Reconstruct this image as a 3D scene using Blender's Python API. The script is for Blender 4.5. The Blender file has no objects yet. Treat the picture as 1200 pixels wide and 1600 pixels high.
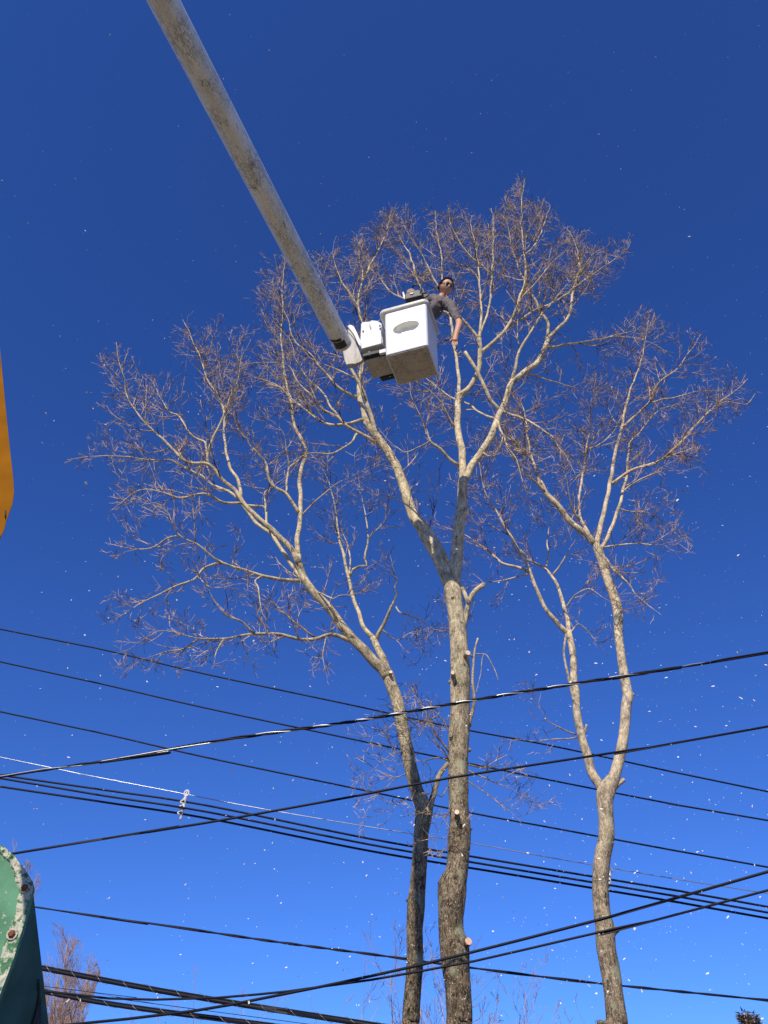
import bpy, bmesh, math, random
from mathutils import Vector, Matrix, noise, Quaternion
random.seed(7)
R = math.radians
sc = bpy.context.scene
C = sc.collection

# ---------------------------------------------------------------- camera, sky, sun, exposure
F = 1290.0                      # focal length in pixels of the 1200 x 1600 photograph
PITCH = R(40.0)
CH = 1.6                        # eye height
cs, sn = math.cos(PITCH), math.sin(PITCH)
cam_d = bpy.data.cameras.new('camera')
cam = bpy.data.objects.new('camera', cam_d)
C.objects.link(cam)
cam.location = (0, 0, CH)
cam.rotation_euler = (R(90) + PITCH, 0, 0)
cam_d.sensor_fit = 'VERTICAL'
cam_d.sensor_height = 24.0
cam_d.lens = 24.0 * F / 1600.0
cam_d.clip_start = 0.05
cam_d.clip_end = 3000
sc.camera = cam

SUN = Vector((-0.235, -0.79, 0.70)).normalized()       # towards the sun
sun_d = bpy.data.lights.new('sun', 'SUN')
sun_d.energy = 5.0
sun_d.angle = R(0.5)
sun_d.color = (1.0, 0.92, 0.80)
sun = bpy.data.objects.new('sun', sun_d)
C.objects.link(sun)
sun.rotation_euler = SUN.to_track_quat('Z', 'Y').to_euler()
sun.location = (0, -20, 30)

world = bpy.data.worlds.new('World')
sc.world = world
world.use_nodes = True
wn = world.node_tree.nodes
wl = world.node_tree.links
wn.clear()
sky = wn.new('ShaderNodeTexSky')
sky.sky_type = 'NISHITA'
sky.sun_disc = False
sky.sun_elevation = math.asin(SUN.z)
sky.sun_rotation = math.atan2(SUN.x, SUN.y)
sky.altitude = 300
sky.air_density = 1.0
sky.dust_density = 0.05
sky.ozone_density = 4.0
gam = wn.new('ShaderNodeGamma')
gam.inputs['Gamma'].default_value = 1.05
tint = wn.new('ShaderNodeMixRGB')
tint.blend_type = 'MULTIPLY'
tint.inputs[0].default_value = 1.0
tint.inputs[2].default_value = (0.395, 0.70, 1.39, 1)
bg = wn.new('ShaderNodeBackground')
bg.inputs['Strength'].default_value = 0.10
wo = wn.new('ShaderNodeOutputWorld')
wl.new(sky.outputs[0], gam.inputs['Color'])
wl.new(gam.outputs[0], tint.inputs[1])
wl.new(tint.outputs[0], bg.inputs['Color'])
wl.new(bg.outputs[0], wo.inputs['Surface'])

sc.view_settings.view_transform = 'Standard'
sc.view_settings.look = 'None'
sc.view_settings.exposure = 0.0
sc.view_settings.gamma = 1.0
sc.view_settings.use_curve_mapping = False
sc.render.engine = 'CYCLES'
sc.cycles.max_bounces = 5

# ---------------------------------------------------------------- helpers
def ray(px, py):
    v = (800 - py) / F
    return Vector(((px - 600) / F, cs - v * sn, sn + v * cs))

def at(px, py, Y):
    """the point of the place that stands Y metres in front of the camera along the ground and shows at (px, py)"""
    r = ray(px, py)
    t = Y / r.y
    return Vector((r.x * t, Y, r.z * t + CH))

def dep(px, py, Y):
    return Y / ray(px, py).y

def proj(p):
    d = Vector((p.x, p.y, p.z - CH))
    z = d.y * cs + d.z * sn
    u = -d.y * sn + d.z * cs
    if z < 0.05:
        return None
    return (600 + F * d.x / z, 800 - F * u / z, z)

def tag(o, label=None, cat=None, group=None, kind=None):
    if label: o['label'] = label
    if cat: o['category'] = cat
    if group: o['group'] = group
    if kind: o['kind'] = kind
    return o

def empty(name, loc, label=None, cat=None, group=None, kind=None):
    o = bpy.data.objects.new(name, None)
    C.objects.link(o)
    o.location = loc
    o.empty_display_size = 0.2
    return tag(o, label, cat, group, kind)

def link(name, me, mat, parent=None, smooth=True):
    o = bpy.data.objects.new(name, me)
    C.objects.link(o)
    if mat is not None and not me.materials:
        me.materials.append(mat)
    if smooth:
        me.polygons.foreach_set('use_smooth', [True] * len(me.polygons))
    if parent is not None:
        o.parent = parent
        o.matrix_parent_inverse = Matrix.Translation(-Vector(parent.location))
    return o

class MB:
    """collects world-space geometry, plus a straightened-out coordinate for grain that follows a branch"""
    def __init__(self):
        self.v, self.f, self.b = [], [], []
    def add(self, vs, fs, bs=None):
        n = len(self.v)
        self.v.extend(vs)
        self.b.extend(bs if bs else [tuple(x) for x in vs])
        self.f.extend([tuple(i + n for i in f) for f in fs])
    def tube(self, pts, rad, sides=6, cap=True, off=0.0, rough=0.0, rs=3.0):
        n = len(pts)
        if n < 2: return
        t0 = (pts[1] - pts[0]).normalized()
        up = Vector((0, 0, 1)) if abs(t0.z) < 0.9 else Vector((1, 0, 0))
        u = t0.cross(up).normalized()
        vs, bs = [], []
        s = off
        ca = [(math.cos(2 * math.pi * k / sides), math.sin(2 * math.pi * k / sides)) for k in range(sides)]
        for i, p in enumerate(pts):
            if i == 0: t = t0
            elif i == n - 1: t = (pts[i] - pts[i - 1]).normalized()
            else: t = (pts[i + 1] - pts[i - 1]).normalized()
            u = (u - t * u.dot(t))
            if u.length < 1e-6: u = t.orthogonal()
            u.normalize()
            w = t.cross(u)
            r = rad[i]
            if i: s += (pts[i] - pts[i - 1]).length
            for c, d in ca:
                rr = r
                if rough:
                    q = Vector((c * r * 14, d * r * 14, s * rs))
                    rr = r * (1 + rough * (noise.noise(q) * 1.1 + noise.noise(q * 3.1) * 0.5))
                vs.append(p + u * (c * rr) + w * (d * rr))
                bs.append((c * r, d * r, s))
        fs = []
        for i in range(n - 1):
            a = i * sides
            for k in range(sides):
                k2 = (k + 1) % sides
                fs.append((a + k, a + k2, a + sides + k2, a + sides + k))
        if cap:
            fs.append(tuple(range(sides - 1, -1, -1)))
            fs.append(tuple(range((n - 1) * sides, n * sides)))
        self.add(vs, fs, bs)
    def box(self, c, ax, ay, az):
        """c centre, half vectors"""
        vs = [c + ax * i + ay * j + az * k for i in (-1, 1) for j in (-1, 1) for k in (-1, 1)]
        self.add(vs, [(0, 1, 3, 2), (4, 6, 7, 5), (0, 4, 5, 1), (2, 3, 7, 6), (0, 2, 6, 4), (1, 5, 7, 3)])
    def prism(self, poly, d):
        n = len(poly)
        vs = list(poly) + [p + d for p in poly]
        fs = [tuple(range(n)), tuple(range(2 * n - 1, n - 1, -1))]
        for i in range(n):
            j = (i + 1) % n
            fs.append((i, i + n, j + n, j))
        self.add(vs, fs)
    def mesh(self, name):
        me = bpy.data.meshes.new(name)
        me.from_pydata([tuple(v) for v in self.v], [], self.f)
        at_ = me.attributes.new('grain', 'FLOAT_VECTOR', 'POINT')
        flat = [c for b in self.b for c in b]
        at_.data.foreach_set('vector', flat)
        me.update()
        return me
    def build(self, name, mat, parent=None, smooth=True, bevel=0.0):
        me = self.mesh(name)
        if bevel:
            bm = bmesh.new(); bm.from_mesh(me)
            bmesh.ops.recalc_face_normals(bm, faces=bm.faces)
            es = [e for e in bm.edges if len(e.link_faces) == 2 and e.calc_face_angle(0) > 0.5]
            bmesh.ops.bevel(bm, geom=es, offset=bevel, segments=2, profile=0.6, affect='EDGES', clamp_overlap=True)
            bm.to_mesh(me); bm.free()
        return link(name, me, mat, parent, smooth and not bevel)

def catmull(P, step):
    """smooth curve through P (Vectors of any size in 3-D with a 4th number w)"""
    out = []
    n = len(P)
    for i in range(n - 1):
        p1, p2 = P[i], P[i + 1]
        p0 = P[i - 1] if i else [2 * a - b for a, b in zip(p1, p2)]
        p3 = P[i + 2] if i + 2 < n else [2 * b - a for a, b in zip(p1, p2)]
        L = math.dist(p1[:3], p2[:3])
        m = max(1, int(L / step))
        for k in range(m):
            t = k / m
            out.append([0.5 * ((2 * b) + (-a + c) * t + (2 * a - 5 * b + 4 * c - d) * t * t + (-a + 3 * b - 3 * c + d) * t ** 3)
                        for a, b, c, d in zip(p0, p1, p2, p3)])
    out.append(list(P[-1]))
    return out

# ---------------------------------------------------------------- materials
def new_mat(name):
    m = bpy.data.materials.new(name)
    m.use_nodes = True
    nt = m.node_tree
    b = nt.nodes['Principled BSDF']
    return m, nt, b

def plain(name, col, rough=0.6, metal=0.0, var=0.12, scale=12.0, bump=0.0):
    m, nt, b = new_mat(name)
    tc = nt.nodes.new('ShaderNodeTexCoord')
    nz = nt.nodes.new('ShaderNodeTexNoise')
    nz.inputs['Scale'].default_value = scale
    nz.inputs['Detail'].default_value = 6
    nt.links.new(tc.outputs['Object'], nz.inputs['Vector'])
    cr = nt.nodes.new('ShaderNodeValToRGB')
    e = cr.color_ramp.elements
    e[0].position = 0.3; e[1].position = 0.7
    e[0].color = tuple(c * (1 - var) for c in col) + (1,)
    e[1].color = tuple(min(1, c * (1 + var)) for c in col) + (1,)
    nt.links.new(nz.outputs['Fac'], cr.inputs['Fac'])
    nt.links.new(cr.outputs[0], b.inputs['Base Color'])
    b.inputs['Roughness'].default_value = rough
    b.inputs['Metallic'].default_value = metal
    if bump:
        bp = nt.nodes.new('ShaderNodeBump')
        bp.inputs['Strength'].default_value = bump
        bp.inputs['Distance'].default_value = 0.01
        nt.links.new(nz.outputs['Fac'], bp.inputs['Height'])
        nt.links.new(bp.outputs[0], b.inputs['Normal'])
    return m

def N(nt, kind, **kw):
    n = nt.nodes.new(kind)
    for k, v in kw.items():
        setattr(n, k, v)
    return n

def grain_noise(nt, sx, sz, scale=1.0, detail=5.0, rough=0.6, attr='grain'):
    a = N(nt, 'ShaderNodeAttribute', attribute_name=attr)
    mp = N(nt, 'ShaderNodeMapping')
    mp.inputs['Scale'].default_value = (sx, sx, sz)
    nt.links.new(a.outputs['Vector'], mp.inputs['Vector'])
    nz = N(nt, 'ShaderNodeTexNoise')
    nz.inputs['Scale'].default_value = scale
    nz.inputs['Detail'].default_value = detail
    nz.inputs['Roughness'].default_value = rough
    nt.links.new(mp.outputs[0], nz.inputs['Vector'])
    return nz

def ramp(nt, src, stops):
    cr = N(nt, 'ShaderNodeValToRGB')
    el = cr.color_ramp.elements
    while len(el) < len(stops): el.new(0.5)
    for e, (p, c) in zip(el, stops):
        e.position = p
        e.color = (c, c, c, 1) if not isinstance(c, tuple) else c + (1,)
    nt.links.new(src, cr.inputs['Fac'])
    return cr

def mix(nt, fac, a, b, mode='MIX'):
    m = N(nt, 'ShaderNodeMixRGB', blend_type=mode)
    for i, s in ((0, fac), (1, a), (2, b)):
        if isinstance(s, (int, float)): m.inputs[i].default_value = s
        elif isinstance(s, tuple): m.inputs[i].default_value = s + (1,)
        else: nt.links.new(s, m.inputs[i])
    return m

def bark_mat(name, z0, z1, low, high, dark):
    m, nt, b = new_mat(name)
    ln = nt.links.new
    g = N(nt, 'ShaderNodeNewGeometry')
    sp = N(nt, 'ShaderNodeSeparateXYZ')
    ln(g.outputs['Position'], sp.inputs[0])
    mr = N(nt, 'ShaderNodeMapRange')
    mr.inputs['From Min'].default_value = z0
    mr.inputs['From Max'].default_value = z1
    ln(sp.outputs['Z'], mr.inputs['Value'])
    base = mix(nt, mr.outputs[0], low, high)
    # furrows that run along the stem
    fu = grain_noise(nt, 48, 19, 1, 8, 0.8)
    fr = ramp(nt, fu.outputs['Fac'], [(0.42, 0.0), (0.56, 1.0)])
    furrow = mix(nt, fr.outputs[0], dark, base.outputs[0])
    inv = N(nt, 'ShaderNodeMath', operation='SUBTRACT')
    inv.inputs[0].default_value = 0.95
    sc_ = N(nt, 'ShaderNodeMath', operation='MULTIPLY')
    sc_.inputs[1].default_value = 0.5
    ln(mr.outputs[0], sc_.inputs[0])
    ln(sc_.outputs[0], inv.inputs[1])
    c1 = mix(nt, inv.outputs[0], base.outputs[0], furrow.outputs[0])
    # large blotches
    bl = grain_noise(nt, 10, 5.5, 1, 7, 0.68)
    br = ramp(nt, bl.outputs['Fac'], [(0.36, 0.42), (0.58, 1.15)])
    c2 = mix(nt, 1.0, c1.outputs[0], br.outputs[0], 'MULTIPLY')
    # pale lichen freckles
    li = grain_noise(nt, 52, 40, 1, 4, 0.75)
    lr = ramp(nt, li.outputs['Fac'], [(0.58, 0.0), (0.66, 1.0)])
    c3 = mix(nt, lr.outputs[0], c2.outputs[0], (0.66, 0.62, 0.44))
    gl = grain_noise(nt, 5, 4, 1, 4, 0.6)
    gr = ramp(nt, gl.outputs['Fac'], [(0.56, 0.0), (0.68, 0.6)])
    c4 = mix(nt, gr.outputs[0], c3.outputs[0], (0.36, 0.37, 0.22))
    # dark scars on the pale wood
    vn = grain_noise(nt, 13, 11, 1, 2, 0.5)
    vr = ramp(nt, vn.outputs['Fac'], [(0.27, 0.25), (0.33, 1.0)])
    c5 = mix(nt, 1.0, c4.outputs[0], vr.outputs[0], 'MULTIPLY')
    ln(c5.outputs[0], b.inputs['Base Color'])
    b.inputs['Roughness'].default_value = 0.9
    b.inputs['Specular IOR Level'].default_value = 0.05
    bp = N(nt, 'ShaderNodeBump')
    bp.inputs['Strength'].default_value = 0.9
    bp.inputs['Distance'].default_value = 0.012
    ln(fu.outputs['Fac'], bp.inputs['Height'])
    ln(bp.outputs[0], b.inputs['Normal'])
    return m

M = {}
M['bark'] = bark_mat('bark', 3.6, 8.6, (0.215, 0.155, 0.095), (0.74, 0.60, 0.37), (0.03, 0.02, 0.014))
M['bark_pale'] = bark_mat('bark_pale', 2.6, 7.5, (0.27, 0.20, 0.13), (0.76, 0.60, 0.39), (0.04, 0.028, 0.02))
def twig_mat(name, dark, light):
    m, nt, b = new_mat(name)
    tc = N(nt, 'ShaderNodeTexCoord')
    nz = N(nt, 'ShaderNodeTexNoise'); nz.inputs['Scale'].default_value = 4.5; nz.inputs['Detail'].default_value = 5; nz.inputs['Roughness'].default_value = 0.7
    nt.links.new(tc.outputs['Object'], nz.inputs['Vector'])
    cr = ramp(nt, nz.outputs['Fac'], [(0.43, dark), (0.515, tuple((a + c) / 2 for a, c in zip(dark, light))), (0.60, light)])  # random dark and pale tones also stand in for shaded and lit twigs
    nt.links.new(cr.outputs[0], b.inputs['Base Color'])
    b.inputs['Roughness'].default_value = 0.75
    b.inputs['Specular IOR Level'].default_value = 0.3
    return m
M['twig'] = twig_mat('twig_bark', (0.062, 0.038, 0.022), (0.74, 0.53, 0.31))
M['twig_red'] = twig_mat('twig_bark_reddish', (0.085, 0.05, 0.03), (0.78, 0.54, 0.33))
M['far_twig'] = plain('far_twig_bark', (0.40, 0.255, 0.17), 0.85, 0, 0.3, 2.0)
M['cut'] = plain('fresh_cut_wood', (0.78, 0.60, 0.42), 0.75, 0, 0.12, 30)
M['cut_pink'] = plain('orange_cut_wood', (0.72, 0.42, 0.26), 0.75, 0, 0.15, 30)
M['cable'] = plain('black_cable', (0.010, 0.010, 0.014), 0.5, 0, 0.2, 3)
M['alu'] = plain('bare_aluminium_wire', (0.42, 0.43, 0.45), 0.35, 0.8, 0.15, 3)
M['plastic'] = plain('weathered_white_plastic', (0.62, 0.60, 0.56), 0.5, 0, 0.12, 40)
M['sawdust'] = plain('sawdust', (0.82, 0.74, 0.60), 0.8, 0, 0.1, 3)
M['black'] = plain('black_rubber', (0.02, 0.02, 0.02), 0.6)
M['steel'] = plain('dull_steel', (0.28, 0.27, 0.26), 0.4, 0.7)
M['skin'] = plain('warm_skin', (0.56, 0.29, 0.165), 0.55, 0, 0.10, 30)  # one even warm skin tone
M['hair'] = plain('dark_brown_hair', (0.018, 0.011, 0.008), 0.9, 0, 0.4, 90)
M['hair'].node_tree.nodes['Principled BSDF'].inputs['Specular IOR Level'].default_value = 0.05
M['shirt'] = plain('grey_shirt', (0.135, 0.115, 0.11), 0.9, 0, 0.15, 16, 0.3)
M['jeans'] = plain('blue_jeans', (0.05, 0.07, 0.13), 0.9, 0, 0.15, 16, 0.3)
M['glasses'] = plain('black_glasses', (0.008, 0.008, 0.01), 0.12)
M['needle'] = plain('brown_green_needles', (0.10, 0.075, 0.035), 0.9, 0, 0.4, 2)

def paint_mat(name, base, dirt, amount, streak=True, rough=0.35):
    m, nt, b = new_mat(name)
    ln = nt.links.new
    d1 = grain_noise(nt, 26, 2.6, 1, 8, 0.7)
    lo = 0.62 - amount * 0.2
    r1 = ramp(nt, d1.outputs['Fac'], [(lo - 0.1, 0.0), (lo, 0.30), (lo + 0.13, 1.0)])
    d2 = grain_noise(nt, 6, 1.1, 1, 6, 0.65)
    r2 = ramp(nt, d2.outputs['Fac'], [(0.42, 0.15), (0.72, 1.0)])
    f = mix(nt, 1.0, r1.outputs[0], r2.outputs[0], 'MULTIPLY')
    c = mix(nt, f.outputs[0], base, dirt)
    d3 = grain_noise(nt, 70, 9, 1, 5, 0.75)
    r3 = ramp(nt, d3.outputs['Fac'], [(0.30, 0.35), (0.42, 1.0)])
    c2 = mix(nt, amount, c.outputs[0], r3.outputs[0], 'MULTIPLY')
    d4 = grain_noise(nt, 3.0, 1.6, 1, 4, 0.6)
    r4 = ramp(nt, d4.outputs['Fac'], [(0.35, 0.78), (0.65, 1.05)])
    c3 = mix(nt, amount, c2.outputs[0], r4.outputs[0], 'MULTIPLY')
    ln(c3.outputs[0], b.inputs['Base Color'])
    b.inputs['Roughness'].default_value = rough
    return m
def boom_mat():
    m, nt, b = new_mat('boom_paint')
    ln = nt.links.new
    big = grain_noise(nt, 4.5, 1.3, 1, 6, 0.65)
    rb = ramp(nt, big.outputs['Fac'], [(0.35, (0.93, 0.91, 0.84)), (0.52, (0.89, 0.86, 0.77)), (0.68, (0.78, 0.73, 0.62))])
    # fine crackled scratches, slanting along the tube
    s1 = grain_noise(nt, 34, 10, 1, 9, 0.8)
    r1 = ramp(nt, s1.outputs['Fac'], [(0.46, 1.0), (0.492, 0.3), (0.51, 0.3), (0.545, 1.0)])
    msk = grain_noise(nt, 5, 2.2, 1, 5, 0.65)
    rm = ramp(nt, msk.outputs['Fac'], [(0.38, 0.15), (0.56, 1.0)])
    c = mix(nt, rm.outputs[0], (1, 1, 1), r1.outputs[0])
    c1 = mix(nt, 1.0, rb.outputs[0], c.outputs[0], 'MULTIPLY')
    s2 = grain_noise(nt, 16, 5.0, 1, 9, 0.78)
    r2 = ramp(nt, s2.outputs['Fac'], [(0.56, 0.0), (0.64, 0.9)])
    c2 = mix(nt, r2.outputs[0], c1.outputs[0], (0.16, 0.125, 0.09))
    s3 = grain_noise(nt, 60, 60, 1, 4, 0.7)
    r3 = ramp(nt, s3.outputs['Fac'], [(0.30, 0.6), (0.42, 1.0)])
    c3 = mix(nt, 1.0, c2.outputs[0], r3.outputs[0], 'MULTIPLY')
    ln(c3.outputs[0], b.inputs['Base Color'])
    b.inputs['Roughness'].default_value = 0.5
    return m
M['boom'] = boom_mat()
M['bucket'] = paint_mat('bucket_paint', (0.80, 0.79, 0.76), (0.45, 0.42, 0.36), 0.12)
M['underside'] = paint_mat('dirty_shaded_fibreglass', (0.58, 0.51, 0.42), (0.12, 0.10, 0.07), 0.6, rough=0.7)  # dirt, with the brown shade underneath also put into the base colour
M['rim'] = paint_mat('rim_paint', (0.66, 0.63, 0.54), (0.4, 0.36, 0.28), 0.3)
M['recess'] = paint_mat('recess_paint', (0.80, 0.78, 0.70), (0.4, 0.36, 0.3), 0.2)
M['bracket'] = paint_mat('bracket_paint', (0.50, 0.45, 0.37), (0.13, 0.10, 0.07), 0.6, rough=0.55)
M['mount'] = paint_mat('mount_paint', (0.76, 0.75, 0.70), (0.3, 0.25, 0.18), 0.25)
M['cable'].node_tree.nodes['Principled BSDF'].inputs['Specular IOR Level'].default_value = 0.15

# ---------------------------------------------------------------- ground
def ground():
    m, nt, b = new_mat('winter_grass')
    tc = N(nt, 'ShaderNodeTexCoord')
    n1 = N(nt, 'ShaderNodeTexNoise'); n1.inputs['Scale'].default_value = 0.35; n1.inputs['Detail'].default_value = 8
    n2 = N(nt, 'ShaderNodeTexNoise'); n2.inputs['Scale'].default_value = 9; n2.inputs['Detail'].default_value = 6
    nt.links.new(tc.outputs['Object'], n1.inputs['Vector'])
    nt.links.new(tc.outputs['Object'], n2.inputs['Vector'])
    a = ramp(nt, n1.outputs['Fac'], [(0.35, (0.19, 0.15, 0.10)), (0.65, (0.155, 0.135, 0.085))])
    c = ramp(nt, n2.outputs['Fac'], [(0.3, 0.7), (0.7, 1.15)])
    x = mix(nt, 1.0, a.outputs[0], c.outputs[0], 'MULTIPLY')
    nt.links.new(x.outputs[0], b.inputs['Base Color'])
    b.inputs['Roughness'].default_value = 0.95
    g = 24
    mb = MB()
    xs = [(-1 + 2 * i / g) for i in range(g + 1)]
    vs = []
    for j in xs:
        for i in xs:
            X = math.copysign(abs(i) ** 2.2, i) * 1500; Y = math.copysign(abs(j) ** 2.2, j) * 1500
            vs.append(Vector((X, Y, 0.0)))
    fs = [(j * (g + 1) + i, j * (g + 1) + i + 1, (j + 1) * (g + 1) + i + 1, (j + 1) * (g + 1) + i) for j in range(g) for i in range(g)]
    mb.add(vs, fs)
    o = mb.build('ground', m)
    tag(o, kind='structure')
ground()

# ---------------------------------------------------------------- trees
CROWN = [(95, 715), (105, 640), (108, 575), (160, 545), (185, 530), (215, 560), (250, 590), (275, 520), (300, 480), (330, 440), (362, 372),
         (440, 370), (500, 395), (545, 360), (600, 322), (680, 308), (760, 335), (800, 290), (822, 268), (850, 305), (885, 350), (940, 375), (990, 380),
         (975, 425), (945, 460), (1010, 480), (1060, 500), (1110, 515), (1130, 560), (1180, 590), (1172, 640), (1105, 690), (1120, 760), (1070, 800),
         (1085, 850), (1045, 920), (1012, 985), (960, 1010), (920, 1045), (860, 1020), (800, 985), (765, 950), (742, 940), (730, 1060), (690, 1020), (640, 1060), (600, 1080),
         (520, 1065), (420, 1035), (400, 1070), (330, 1065), (210, 1062), (150, 1000), (160, 900), (180, 820), (160, 760)]
def inside(px, py, poly):
    c = False
    n = len(poly)
    j = n - 1
    for i in range(n):
        xi, yi = poly[i]; xj, yj = poly[j]
        if (yi > py) != (yj > py) and px < (xj - xi) * (py - yi) / (yj - yi) + xi:
            c = not c
        j = i
    return c

def rvec(rng):
    while True:
        v = Vector((rng.uniform(-1, 1), rng.uniform(-1, 1), rng.uniform(-1, 1)))
        if 0.05 < v.length < 1: return v.normalized()

def side_dir(d, ang, rng, plane_bias=None):
    """a direction at angle ang from d, turned at random round it"""
    o = rvec(rng)
    o = (o - d * o.dot(d)).normalized()
    return (d * math.cos(ang) + o * math.sin(ang)).normalized()

def path(p, d, L, nseg, rng, wob, up, poly):
    pts = [p.copy()]
    q = p.copy(); d = d.copy()
    st = L / nseg
    jit = rng.uniform(-14, 14)
    for i in range(nseg):
        d = (d + rvec(rng) * wob + Vector((0, 0, up))).normalized()
        q = q + d * st
        if poly is not None:
            s = proj(q)
            if s is not None and poly is CROWN:         # ragged outline
                k = 24 * (noise.noise(q * 0.95) + 0.45 * noise.noise(q * 2.7)) + jit
                s = (s[0] + (s[0] - 650) / 500 * k, s[1] + (s[1] - 680) / 400 * k)
            if s is None or not inside(s[0], s[1], poly):
                if i >= 1: break
                if rng.random() < 0.7: return None
        pts.append(q.copy())
    return pts if len(pts) > 2 else None

class Tree:
    def __init__(self, name, base, label, Y, seed, mat, twig, poly=CROWN, group=None, cat='tree'):
        self.o = empty(name, base, label, cat, group)
        self.Y = Y; self.rng = random.Random(seed); self.mat = mat; self.twig = twig; self.poly = poly
        self.nodes = []         # (px, py, Y) of every traced point
        self.traced = []        # (pts, rad, sprout_from, density, lenscale)
        self.tw = MB()
        self.nbranch = 0
    def trunk(self, P, sides=36, name='trunk', rough=0.07, base=None, step=0.03):
        pts = [list(at(x, y, self.Y)) + [w / 2 / F * dep(x, y, self.Y)] for x, y, w in P]
        if base is not None:
            bx, by, r = base
            pts = [[bx, by, -0.1, r * 1.5], [bx, by, 0.25, r * 1.12], [bx * 0.6 + pts[0][0] * 0.4, by, pts[0][2] * 0.45, r]] + pts
        for x, y, w in P: self.nodes.append((x, y, self.Y))
        c = catmull(pts, step)
        for q in c[::6]:
            s = proj(Vector(q[:3]))
            if s: self.nodes.append((s[0], s[1], q[1]))
        mb = MB()
        mb.tube([Vector(q[:3]) for q in c], [q[3] for q in c], sides, rough=rough)
        return mb.build(name, self.mat, self.o)
    def startY(self, x, y):
        return min(self.nodes, key=lambda n: (n[0] - x) ** 2 + (n[1] - y) ** 2)[2]
    def limb(self, P, w0, w1, dY=0.0, sprout=0.15, dens=1.0, ls=1.0, name='limb', sides=10, grow=True, rough=0.05, tip=True, taper=0.62):
        Y0 = self.startY(*P[0])
        L = [0]
        for a, b in zip(P, P[1:]): L.append(L[-1] + math.hypot(a[0] - b[0], a[1] - b[1]))
        pts = []
        for (x, y), l in zip(P, L):
            t = l / L[-1]
            Y = Y0 + dY * t
            w = w0 + (w1 - w0) * t ** taper
            pts.append(list(at(x, y, Y)) + [w / 2 / F * dep(x, y, Y)])
        c = catmull(pts, 0.06)
        v = [Vector(q[:3]) for q in c]; r = [max(0.0022, q[3]) for q in c]
        jr = self.rng
        v = [v[0]] + [p + Vector([noise.noise(p * 3.1 + Vector((k * 9.1, 0, 0))) for k in range(3)]) * 0.022 for p in v[1:]]
        for q in v[::3]:
            s = proj(q)
            if s: self.nodes.append((s[0], s[1], q.y))
        if grow and tip:                       # thin the outer end
            n_ = len(r)
            for i in range(n_):
                t = i / (n_ - 1)
                if t > 0.45: r[i] *= 1 - 0.62 * (t - 0.45) / 0.55
                r[i] = max(0.003, r[i])
        # let the free end fade out into a fine shoot
        if tip and grow:
            d = (v[-1] - v[-3]).normalized()
            ext = path(v[-1], d, jr.uniform(0.35, 0.7), 6, jr, 0.2, 0.03, self.poly)
            if ext:
                rr = r[-1]
                for i, q in enumerate(ext[1:]):
                    v.append(q); r.append(max(0.0026, rr * (1 - (i + 1) / 7)))
        mb = MB()
        mb.tube(v, r, sides, rough=rough)
        o = mb.build(name, self.mat, self.o)
        if grow: self.traced.append((v, r, sprout, dens, ls))
        return o
    def level3(self, pts, rad, L, rng, n):
        for _ in range(n):
            i = rng.randint(1, len(pts) - 1)
            d = (pts[i] - pts[i - 1]).normalized()
            p = pts[i - 1].lerp(pts[i], rng.random())
            q = path(p, side_dir(d, R(rng.uniform(25, 60)), rng), L * rng.uniform(0.5, 1.3), 3, rng, 0.22, 0.05, self.poly)
            if q:
                self.tw.tube(q, [0.0034, 0.003, 0.0026, 0.002][:len(q)], 3, cap=False)
    def level2(self, pts, rad, L, rng, dens):
        n = max(1, int(L * dens * rng.uniform(0.8, 1.2)))
        for k in range(n):
            t = (k + rng.random()) / n
            t = 0.12 + 0.88 * t
            f = t * (len(pts) - 1); i = min(int(f), len(pts) - 2)
            p = pts[i].lerp(pts[i + 1], f - i)
            d = (pts[i + 1] - pts[i]).normalized()
            l2 = (0.5 * (1 - 0.55 * t)) * rng.uniform(0.5, 1.35) * min(1.2, 0.4 + L * 0.6)
            q = path(p, side_dir(d, R(rng.uniform(28, 62)), rng), l2, 5, rng, 0.2, 0.055, self.poly)
            if not q: continue
            r0 = min(0.0062, rad[i] * 0.7)
            m = len(q)
            rr = [r0 + (0.0026 - r0) * j / (m - 1) for j in range(m)]
            self.tw.tube(q, rr, 4, cap=False)
            self.level3(q, rr, l2 * 0.55, rng, rng.randint(2, 5))
    def grow(self, per_m=5.3, l1=(0.45, 1.7), max_branch=290, dens2=7):
        rng = self.rng
        for v, r, sprout, dens, ls in self.traced:
            S = [0]
            for a, b in zip(v, v[1:]): S.append(S[-1] + (a - b).length)
            T = S[-1]
            n = int(T * (1 - sprout) * per_m * dens)
            for k in range(n):
                s = T * (sprout + (1 - sprout) * (k + rng.random()) / max(1, n))
                i = next((j for j in range(len(S) - 1) if S[j + 1] >= s), len(S) - 2)
                p = v[i].lerp(v[i + 1], (s - S[i]) / max(1e-6, S[i + 1] - S[i]))
                d = (v[i + 1] - v[i]).normalized()
                L = rng.uniform(*l1) * ls * (1 - 0.5 * s / T)
                q = path(p, side_dir(d, R(rng.uniform(30, 68)), rng), L, 10, rng, 0.17, 0.06, self.poly)
                if not q: continue
                r0 = min(r[i] * 0.6, 0.0045 + 0.0075 * L)
                m = len(q)
                rr = [r0 + (0.003 - r0) * (j / (m - 1)) ** 0.8 for j in range(m)]
                if self.nbranch < max_branch and L > 0.55:
                    mb = MB(); mb.tube(q, rr, 5)
                    mb.build('branch', self.twig, self.o)
                    self.nbranch += 1
                else:
                    self.tw.tube(q, rr, 4)
                self.level2(q, rr, L * m / 11, rng, dens2)
            self.level2(v[len(v) // 2:], r[len(v) // 2:], T * 0.5, rng, dens2 * 0.9)
    def finish(self):
        o = self.tw.build('twigs', self.twig, self.o)
        tag(o, kind='stuff')
        return o
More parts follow.
